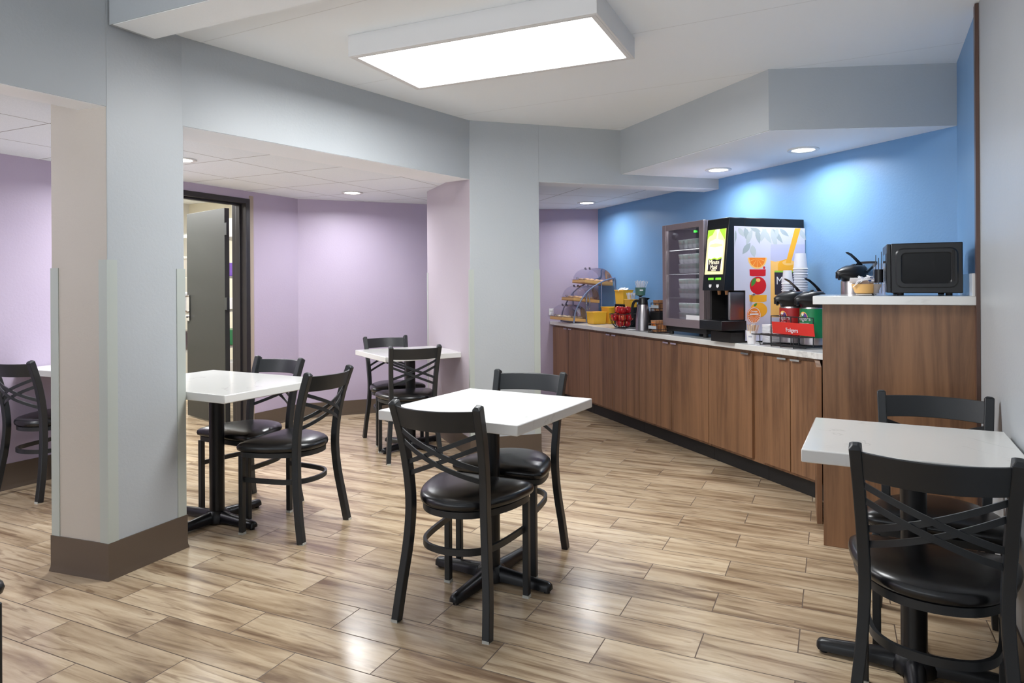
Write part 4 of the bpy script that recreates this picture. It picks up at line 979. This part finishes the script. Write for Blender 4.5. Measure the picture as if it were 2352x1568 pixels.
cupm.lathe([(.014, 0), (.017, .003), (.0235, .028), (.0245, .033)], m=WHITE, n=16, cap1=False); cupm.lathe([(.0235, .033), (.0262, .068)], m=pbr('cup_label_green', (150, 172, 156), .5), n=16, cap0=False, cap1=False)
cupm.lathe([(.028, .068), (.028, .071), (.001, .072)], m=WHITE, n=16, cap1=False)
cupm.add([(x*.8, .0268-abs(x)*.25, z) for x, z in ((-.012, .040), (.012, .040), (.012, .058), (-.012, .058))], [(0, 1, 2, 3)], pbr('cup_fruit_print', (176, 96, 84), .5))
cup0 = None
rows = [(0, 1, 'top'), (1, 2, 'second'), (2, 2, 'third'), (3, 2, 'bottom')]
nc = 6
for si, layers, nm in rows:
    for ly in range(layers):
        for k in range(nc):
            if cup0 is None: cup0 = cupm.build('yogurt_cup', WHITE); o = cup0
            else: o = cup0.copy(); COL.objects.link(o)
            x = .075+k*.062; lx = Vector((x, -.075, shz[si]+ly*.0735))
            wv = Matrix.Translation(v3(cf0, ZS1)) @ Matrix.Rotation(math.atan2(s.y, s.x), 4, 'Z') @ lx
            o.location = wv; o.rotation_euler.z = math.atan2(s.y, s.x)+(.25 if k % 2 else -.1)
            tag(o, f'small yogurt cup on the {nm} cooler shelf'+('' if layers == 1 else (', upper layer' if ly else ', lower layer')), 'yogurt cup', f'yogurt cups on the {nm} cooler shelf'+('' if layers == 1 else (' upper layer' if ly else ' lower layer')))
# ------------------------------------------------------------------ bread display, left end
bt = at(1306, 741, ZS1)
DX = lambda u, v, z: at(u, v, z)
r0 = Vector((.085*6.98, 6.98))
bs = empty('bread_display', v3(V2((.64, 7.02)), ZS1), math.atan2(-n.y, -n.x), 'three tier bread display with clear domed covers at the far end of the worktop', 'display')
bl = Matrix.Rotation(-math.atan2(-n.y, -n.x), 4, 'Z') @ Matrix.Translation(-v3(V2((.64, 7.02)), ZS1))
def BW(u, v, yl=0): return bl @ hit(u, v, v3(V2((.64, 7.02))-s*yl, 0), Vector((s.x, s.y, 0)))
tiers = [((1289.7, 735), BREAD), ((1317, 690), PASTRY), ((1342.5, 649), PASTRY)]
TWd, TDp = .30, .30
for i, ((u, v), fill) in enumerate(tiers):
    c = BW(u, v, 0)                              # near outer corner of the tray; tray runs to -x (wall) and -y (away)
    dpt = TDp+(.03 if i == 2 else 0)
    ty = MB(); z = c.z
    R = Matrix.Rotation(-.10, 3, 'Y')
    def tl(x, y, zz, c=c): return Vector((c.x, c.y, c.z))+R @ Vector((-x, -y, zz))
    def bxx(x0_, x1_, y0_, y1_, z0_, z1_, mb): mb.add([tl(x, y, zz) for x in (x0_, x1_) for y in (y0_, y1_) for zz in (z0_, z1_)], [(0, 1, 3, 2), (4, 6, 7, 5), (0, 4, 5, 1), (2, 3, 7, 6), (0, 2, 6, 4), (1, 5, 7, 3)])
    bxx(0, dpt, 0, TWd, 0, .006, ty); bxx(0, .008, 0, TWd, 0, .032, ty); bxx(dpt-.008, dpt, 0, TWd, 0, .032, ty); bxx(.008, dpt-.008, 0, .008, 0, .032, ty); bxx(.008, dpt-.008, TWd-.008, TWd, 0, .032, ty)
    tyo = ty.build('tray', TAN, bs)
    lp_ = MB()
    for q4 in ((-.012, .010, -.012, TWd+.012), (dpt-.010, dpt+.012, -.012, TWd+.012), (.010, dpt-.010, -.012, .010), (.010, dpt-.010, TWd-.010, TWd+.012)): bxx(*q4, .032, .035, lp_)
    lp_.build('tray_lip', CLEAR, tyo)
    dm = MB(); rs = []
    for k in range(13):
        a = PI*k/12; rs.append([tl(dpt/2-dpt/2*.98*math.cos(a), y, .034+.135*math.sin(a)) for y in (.004, TWd/2, TWd-.004)])
    n3 = 3
    dm.add([p for r_ in rs for p in r_], [(i2*n3+j, i2*n3+j+1, (i2+1)*n3+j+1, (i2+1)*n3+j) for i2 in range(12) for j in range(2)])
    for y in (.004, TWd-.004): dm.add([tl(dpt/2, y, .034)]+[tl(dpt/2-dpt/2*.98*math.cos(PI*k/12), y, .034+.135*math.sin(PI*k/12)) for k in range(13)], [(0, k+1, k+2) for k in range(12)])
    dmo = dm.build('dome_cover', CLEAR, bs, smooth=60)
    kb = MB()
    for y in (.10, .20):
        kb.tube([tl(dpt*.30, y-.012, .150), tl(dpt*.28, y-.012, .168), tl(dpt*.28, y+.012, .168), tl(dpt*.30, y+.012, .150)], .004)
    kb.build('dome_handle', PLBLK, dmo)
    MB().tube([tl(-.004, TWd*.5-.02, .04), tl(-.02, TWd*.5-.02, .055), tl(-.02, TWd*.5+.02, .055), tl(-.004, TWd*.5+.02, .04)], .003).build('latch', CHROME, dmo)
    # food inside
    wm = bl.inverted()
    for k in range(8):
        x, y = .06+(k % 4)*.06, .08+(k//4)*.13
        o = MB().lathe([(.001, 0), (.026, .004), (.032, .016), (.026, .028), (.001, .034)], n=14, sx=1, sy=1.25).build('bread_roll' if i == 0 else 'pastry', fill)
        o.location = wm @ tl(x, y, .021); o.rotation_euler.z = random.uniform(0, 3)
        lv_ = ['lowest', 'middle', 'top'][i]
        tag(o, (f'pale bread slice under the {lv_} clear dome' if i == 0 else f'small brown pastry under the {lv_} clear dome'), 'bread' if i == 0 else 'pastry', f'baked goods under the {lv_} dome')
fm = MB()
for y in (.012, -TWd-.008):
    # side arcs from foot up to the top rear
    a0_, a1_, a2_, a3_, a4_ = BW(1318, 741, .012), BW(1324, 710, .012), BW(1349, 670, .012), BW(1385, 646, .012), BW(1412, 638, .012)
    path = [Vector((p.x, y, p.z)) for p in (a0_, a1_, a2_, a3_, a4_)]
    path[0].z = .004
    fm.tube(catmull(path, 5), .008)
    fm.tube([(a4_.x, y, a4_.z), (a4_.x-.02, y, .004)], .006); xm = BW(1347, 741, .012).x; fm.tube([(xm, y, .004), (xm, y, BW(1347, 672, .012).z)], .006)
    xm = BW(1382, 700, .012).x; fm.tube([(xm, y, BW(1382, 704, .012).z), (xm, y, BW(1382, 648, .012).z)], .006)
for p in (a0_, a4_): fm.tube([(p.x, .012, max(p.z, .01)), (p.x, -TWd-.008, max(p.z, .01))], .006)
fm.build('arched_frame', pbr('grey_blue_frame', (120, 132, 160), .3, .4), bs)
tg = MB()
for sgn in (-1, 1): tg.tube(catmull([(0, 0, .17), (sgn*.012, 0, .12), (sgn*.018, 0, .05), (sgn*.010, 0, 0)], 4), .004)
tg = tg.build('serving_tongs', CHROME); q = bl.inverted() @ Vector((BW(1349, 700, .012).x, .034, BW(1349, 711, .012).z)); tg.location = q; tag(tg, 'steel serving tongs hanging on the bread display frame', 'tongs')
# ------------------------------------------------------------------ bins, straws, apples, carafe
def bin_(p, z, w_, d_, h_, label, mat=YEL, rz=None, lipt=True, name='storage_bin'):
    rz = math.atan2(-n.y, -n.x) if rz is None else rz
    t = MB(); tp = .90
    o_ = [(-1, -1), (1, -1), (1, 1), (-1, 1)]
    R_ = lambda sx_, sy_, zz: [(x*sx_/2, y*sy_/2, zz) for x, y in o_]
    t.rings([R_(w_*tp, d_*tp, 0), R_(w_, d_, h_-.006), R_(w_+.012, d_+.012, h_-.006), R_(w_+.012, d_+.012, h_), R_(w_-.006, d_-.006, h_), R_(w_*tp-.006, d_*tp-.006, .004)])
    o = t.build(name, mat, bevel=.003); o.location = v3(p, z); o.rotation_euler.z = rz; tag(o, label, 'bin'); return o
pA = at(1363, 745, ZS1)+n*.072+s*.072
bin_(pA, ZS1+.001, .15, .15, .122, 'yellow plastic bin at the front of the worktop beside the bread display')
pB = at(1400, 744, ZS1)
pB = Vector((un(1405, 720)[0]/F*6.94, 6.94))
bin_(pB, ZS1+.001, .15, .17, zat(1404, 705, pB.y-.06)-ZS1, 'deep yellow bin behind the bowl of apples')
# riser shelf carrying the tall bins
pR = lint(Vector((0, 0)), Vector((un(1440, 700)[0]/F, 1)), sf+n*.385, s)
zr = zat(1440, 699, pR.y-.05)
rs_ = MB().box((0, 0, zr-ZS1-.004), (.12, .28, .008)).box((0, .136, (zr-ZS1)/2-.004), (.12, .008, zr-ZS1-.009)).box((0, -.136, (zr-ZS1)/2-.004), (.12, .008, zr-ZS1-.009)).build('riser_shelf', MATBLK)
rs_.location = v3(pR, ZS1+.001); rs_.rotation_euler.z = math.atan2(-n.y, -n.x); tag(rs_, 'low black riser shelf behind the apples', 'riser')
pC = lint(Vector((0, 0)), Vector((un(1433, 680)[0]/F, 1)), sf+n*.385, s)
b3 = bin_(pC, zr+.001, .11, .17, zat(1433, 666, pC.y-.05)-zr, 'tall yellow bin filled with white packets on the riser shelf')
for k in range(14):
    o = MB().box((0, 0, 0), (.05, .03, .004)).build('condiment_packet', PAPER); o.location = v3(pC, zat(1433, 666, pC.y)+.0)+Vector((random.uniform(-.04, .04), random.uniform(-.04, .04), random.uniform(-.004, .016)))
    o.rotation_euler = (random.uniform(-.5, .5), random.uniform(-.5, .5), random.uniform(0, 3)); tag(o, 'white condiment packet heaped in the tall yellow bin', 'packet', 'packets in the tall yellow bin')
pD = lint(Vector((0, 0)), Vector((un(1449, 700)[0]/F, 1)), sf+n*.283, s)
zD = zat(1449, 706, pD.y)
sd_ = MB().box((0, 0, (zD-ZS1)/2), (.08, .10, zD-ZS1)).build('riser_block', MATBLK); sd_.location = v3(pD, ZS1+.001); sd_.rotation_euler.z = math.atan2(-n.y, -n.x); tag(sd_, 'black block under the small yellow fork bin', 'riser')
bin_(pD, zD+.002, .08, .10, .075, 'small yellow bin holding white plastic forks')
for k in range(14):
    o = MB().box((0, 0, .055), (.006, .003, .11)).box((0, 0, .118), (.013, .003, .024)).build('plastic_fork', STRAW)
    o.location = v3(pD, zD+.01)+Vector((random.uniform(-.022, .022), random.uniform(-.026, .026), 0)); o.rotation_euler = (random.uniform(-.18, .18), random.uniform(-.15, .15), random.uniform(0, 3))
    tag(o, 'white plastic fork standing in the small yellow bin', 'fork', 'plastic forks in the small yellow bin')
pE = lint(Vector((0, 0)), Vector((un(1471, 690)[0]/F, 1)), sf+n*.347, s)
zE0, zE1 = zat(1471, 678, pE.y), zat(1471, 660, pE.y)
st2 = empty('straw_holder', v3(pE, ZS1), 0, 'sage green holder of white straws on a black post, behind the carafe', 'straw holder')
MB().lathe([(.034, 0), (.034, .01), (.012, .014), (.012, zE0-ZS1-.01), (.035, zE0-ZS1)], n=20).build('post', MATBLK, st2)
MB().lathe([(.044, zE0-ZS1), (.050, zE1-ZS1), (.047, zE1-ZS1), (.041, zE0-ZS1+.004), (.001, zE0-ZS1+.004)], n=24, cap1=False).build('cup', SGREEN, st2)
MB().box((0, -.050, (zE0+zE1)/2-ZS1+.012), (.03, .004, .012)).build('label_plate', PAPER, st2)
zS = zat(1471, 645, pE.y)-zE0
for k in range(26):
    a = random.uniform(0, 2*PI); r = random.uniform(.0, .022); tl_ = .05+r*15
    R = Matrix.Rotation(a, 3, 'Z') @ Matrix.Rotation(tl_, 3, 'Y')
    o = MB().cyl((0, 0, 0), .0028, zS*random.uniform(.93, 1.03), n=6).build('straw', STRAW); o.location = v3(pE, zE0+.006)+Vector((r*math.cos(a), r*math.sin(a), 0)); o.rotation_euler = R.to_euler()
    tag(o, 'white wrapped straw fanned out in the sage green holder', 'straw', 'straws in the green holder')
# apples in a wire bowl
pb = at(1431, 748, ZS1)+Vector((.0, .055)); pb = lint(Vector((0, 0)), Vector((un(1430, 740)[0]/F, 1)), sf+n*.118, s)
bw = empty('wire_fruit_bowl', v3(pb, ZS1), 0, 'dark wire bowl heaped with red apples', 'bowl')
m = MB(); RB_, HB_ = .120, .125
for k in range(20):
    a = 2*PI*k/20; m.tube([((.04+(RB_-.04)*math.sin(t*PI/2))*math.cos(a), (.04+(RB_-.04)*math.sin(t*PI/2))*math.sin(a), .003+HB_*(1-math.cos(t*PI/2))) for t in (0, .25, .5, .75, 1)], .0016, n=6)
m.build('wire_ribs', MATBLK, bw)
m = MB()
for rr_, zz in ((RB_, HB_+.003), (.04, .003)): m.tube([(rr_*math.cos(2*PI*k/28), rr_*math.sin(2*PI*k/28), zz) for k in range(28)], .003, closed=True, n=6)
m.build('rim', MATBLK, bw)
ap0 = None
def apple_mesh():
    m = MB(); prof = [(.001, .008), (.010, .002), (.022, .001), (.033, .014), (.037, .032), (.035, .047), (.026, .060), (.014, .064), (.005, .058), (.001, .056)]
    m.lathe(prof, n=18); return m
lay = [(.014, .041, .0, 3), (.068, .075, .3, 6), (.078, .0, 0, 1), (.132, .050, .2, 3)]
for z, r, a0, k_ in lay:
    for k in range(k_):
        if ap0 is None:
            ap0 = apple_mesh().build('apple', APPLE, smooth=60); MB().tube([(0, 0, .056), (.002, 0, .07)], .0015, n=5).build('stem', KRAFT, ap0); o = ap0
        else: o = copy_tree(ap0)
        a = a0+2*PI*k/k_; sc = random.uniform(.94, 1.02)
        o.location = v3(pb, ZS1+z)+Vector((r*math.cos(a), r*math.sin(a), 0)); o.scale = (sc,)*3; o.rotation_euler = (random.uniform(-.12, .12), random.uniform(-.12, .12), random.uniform(0, 6))
        tag(o, 'red apple heaped in the dark wire bowl', 'apple', 'apples in the wire bowl')
# carafe
pc = lint(Vector((0, 0)), Vector((un(1477, 740)[0]/F, 1)), sf+n*.10, s)
zt3 = zat(1477, 681, pc.y)-ZS1
cf = empty('thermal_carafe', v3(pc, ZS1), 0, 'steel thermal carafe with a black top beside the apples', 'carafe')
hc = zt3/.30
MB().lathe([(.062, 0), (.065, .004), (.062, .10*hc), (.053, .17*hc), (.044, .225*hc), (.042, .232*hc)], n=36).build('body', STEEL, cf)
MB().lathe([(.043, .230*hc), (.040, .262*hc), (.037, .268*hc), (.036, .288*hc), (.02, .296*hc), (.001, .298*hc)], n=28).build('lid', PLBLK, cf)
MB().add([(x, y, z) for x, y, z in ((.03, -.014, .262*hc), (.03, .014, .262*hc), (.062, 0, .287*hc), (.03, -.014, .29*hc), (.03, .014, .29*hc))], [(0, 2, 1), (3, 4, 2), (0, 3, 2), (1, 2, 4), (0, 1, 4, 3)]).build('spout', PLBLK, cf)
MB().sweep(catmull([(-.035, 0, .262*hc), (-.07, 0, .258*hc), (-.088, 0, .22*hc), (-.092, 0, .15*hc), (-.086, 0, .11*hc)], 5), .022, .010, up=(0, 1, 0)).build('handle', PLBLK, cf, bevel=.002)
# flat tray with tongs by the apples
pt2 = lint(Vector((0, 0)), Vector((un(1450, 752)[0]/F, 1)), sf+n*.035, s)
o = MB().box((0, 0, .004), (.05, .11, .007)).build('utensil_rest', WHITE, bevel=.003); o.location = v3(pt2, ZS1+.001); o.rotation_euler.z = math.atan2(-n.y, -n.x); tag(o, 'low white utensil rest at the worktop edge before the apples', 'utensil rest')
# grey mesh caddy behind carafe and tea racks
pg = lint(Vector((0, 0)), Vector((un(1501, 725)[0]/F, 1)), sf+n*.30, s)
o = bin_(pg, ZS1+.001, .12, .14, zat(1501, 714, pg.y)-ZS1, 'grey mesh caddy behind the steel carafe', GREYCLOTH, name='mesh_caddy')
for k in range(10):
    q = MB().box((0, 0, 0), (.06, .05, .003)).build('folded_napkin', PAPER); q.location = v3(pg, zat(1501, 714, pg.y)+.002+k*.0034); q.rotation_euler.z = random.uniform(-.2, .2); tag(q, 'folded white napkin lying on the grey mesh caddy', 'napkin', 'napkins on the mesh caddy')
def tea_rack(u, v, dn_, zbase, label, pk):
    p = lint(Vector((0, 0)), Vector((un(u, v)[0]/F, 1)), sf+n*dn_, s)
    t = empty('wire_condiment_rack', v3(p, zbase), math.atan2(-n.y, -n.x), label, 'rack', 'brown wire condiment racks')
    q = MB(); a, b, h_ = .06, .13, .075
    for z in (.004, .03, h_): q.tube([(-a, -b/2, z), (a, -b/2, z), (a, b/2, z), (-a, b/2, z)], .0028, closed=True)
    for x, y in ((-a, -b/2), (a, -b/2), (a, b/2), (-a, b/2), (a, 0), (0, -b/2)): q.tube([(x, y, 0), (x, y, h_)], .0028)
    q.build('wire_frame', pbr('brown_wire', (60, 40, 36), .5), t)
    MB().box((a+.004, 0, .045), (.002, b*.9, .024)).box((0, -b/2-.004, .045), (a*1.6, .002, .024)).build('label_strip', pbr('pale_label', (196, 206, 214), .5), t)
    for k in range(7):
        o = MB().box((0, 0, .05), (.006, .07, .09)).box((.0005, 0, .055), (.006, .05, .05), ORG if pk else KRAFT).build('tea_packet', KRAFT)
        ww = Matrix.Translation(v3(p, zbase)) @ Matrix.Rotation(t.rotation_euler.z, 4, 'Z') @ Vector((-.045+k*.015, 0, .006)); o.location = ww; o.rotation_euler = (0, .1, t.rotation_euler.z+random.uniform(-.06, .06))
        tag(o, 'orange and brown tea packet in the '+('lower' if pk else 'upper')+' wire rack', 'packet', 'tea packets in the '+('lower' if pk else 'upper')+' wire rack')
    return p
zlow = ZS1+.001
tea_rack(1514, 752, .07, zlow, 'brown wire rack of orange packets on the worktop left of the cooler', True)
pu = lint(Vector((0, 0)), Vector((un(1519, 715)[0]/F, 1)), sf+n*.23, s); zu = zat(1519, 716, pu.y)
o = MB().box((0, 0, (zu-ZS1)/2), (.13, .15, zu-ZS1-.003)).build('riser_block', MATBLK); o.location = v3(pu, ZS1+.001); o.rotation_euler.z = math.atan2(-n.y, -n.x); tag(o, 'dark riser under the upper wire condiment rack', 'riser')
tea_rack(1519, 715, .23, zu, 'brown wire rack raised behind the orange packets left of the cooler', False)
# wall outlet near the counter end
op = col(1263, 717, NX, NW) if False else None
o = MB().box((0, 0, 0), (.05, .006, .075)).box((0, -.004, .016), (.026, .004, .024)).box((0, -.004, -.016), (.026, .004, .024)).build('wall_outlet', WHITE, bevel=.002)
wd_ = (W0-NW).normalized(); opp = lint(Vector((0, 0)), Vector((un(1266, 718)[0]/F, 1)), NW, wd_); o.location = v3(opp-Vector((-wd_.y, wd_.x))*.006, zat(1262, 716, opp.y)); o.rotation_euler.z = math.atan2(wd_.y, wd_.x)
tag(o, 'white wall outlet beside the bread display', 'outlet')
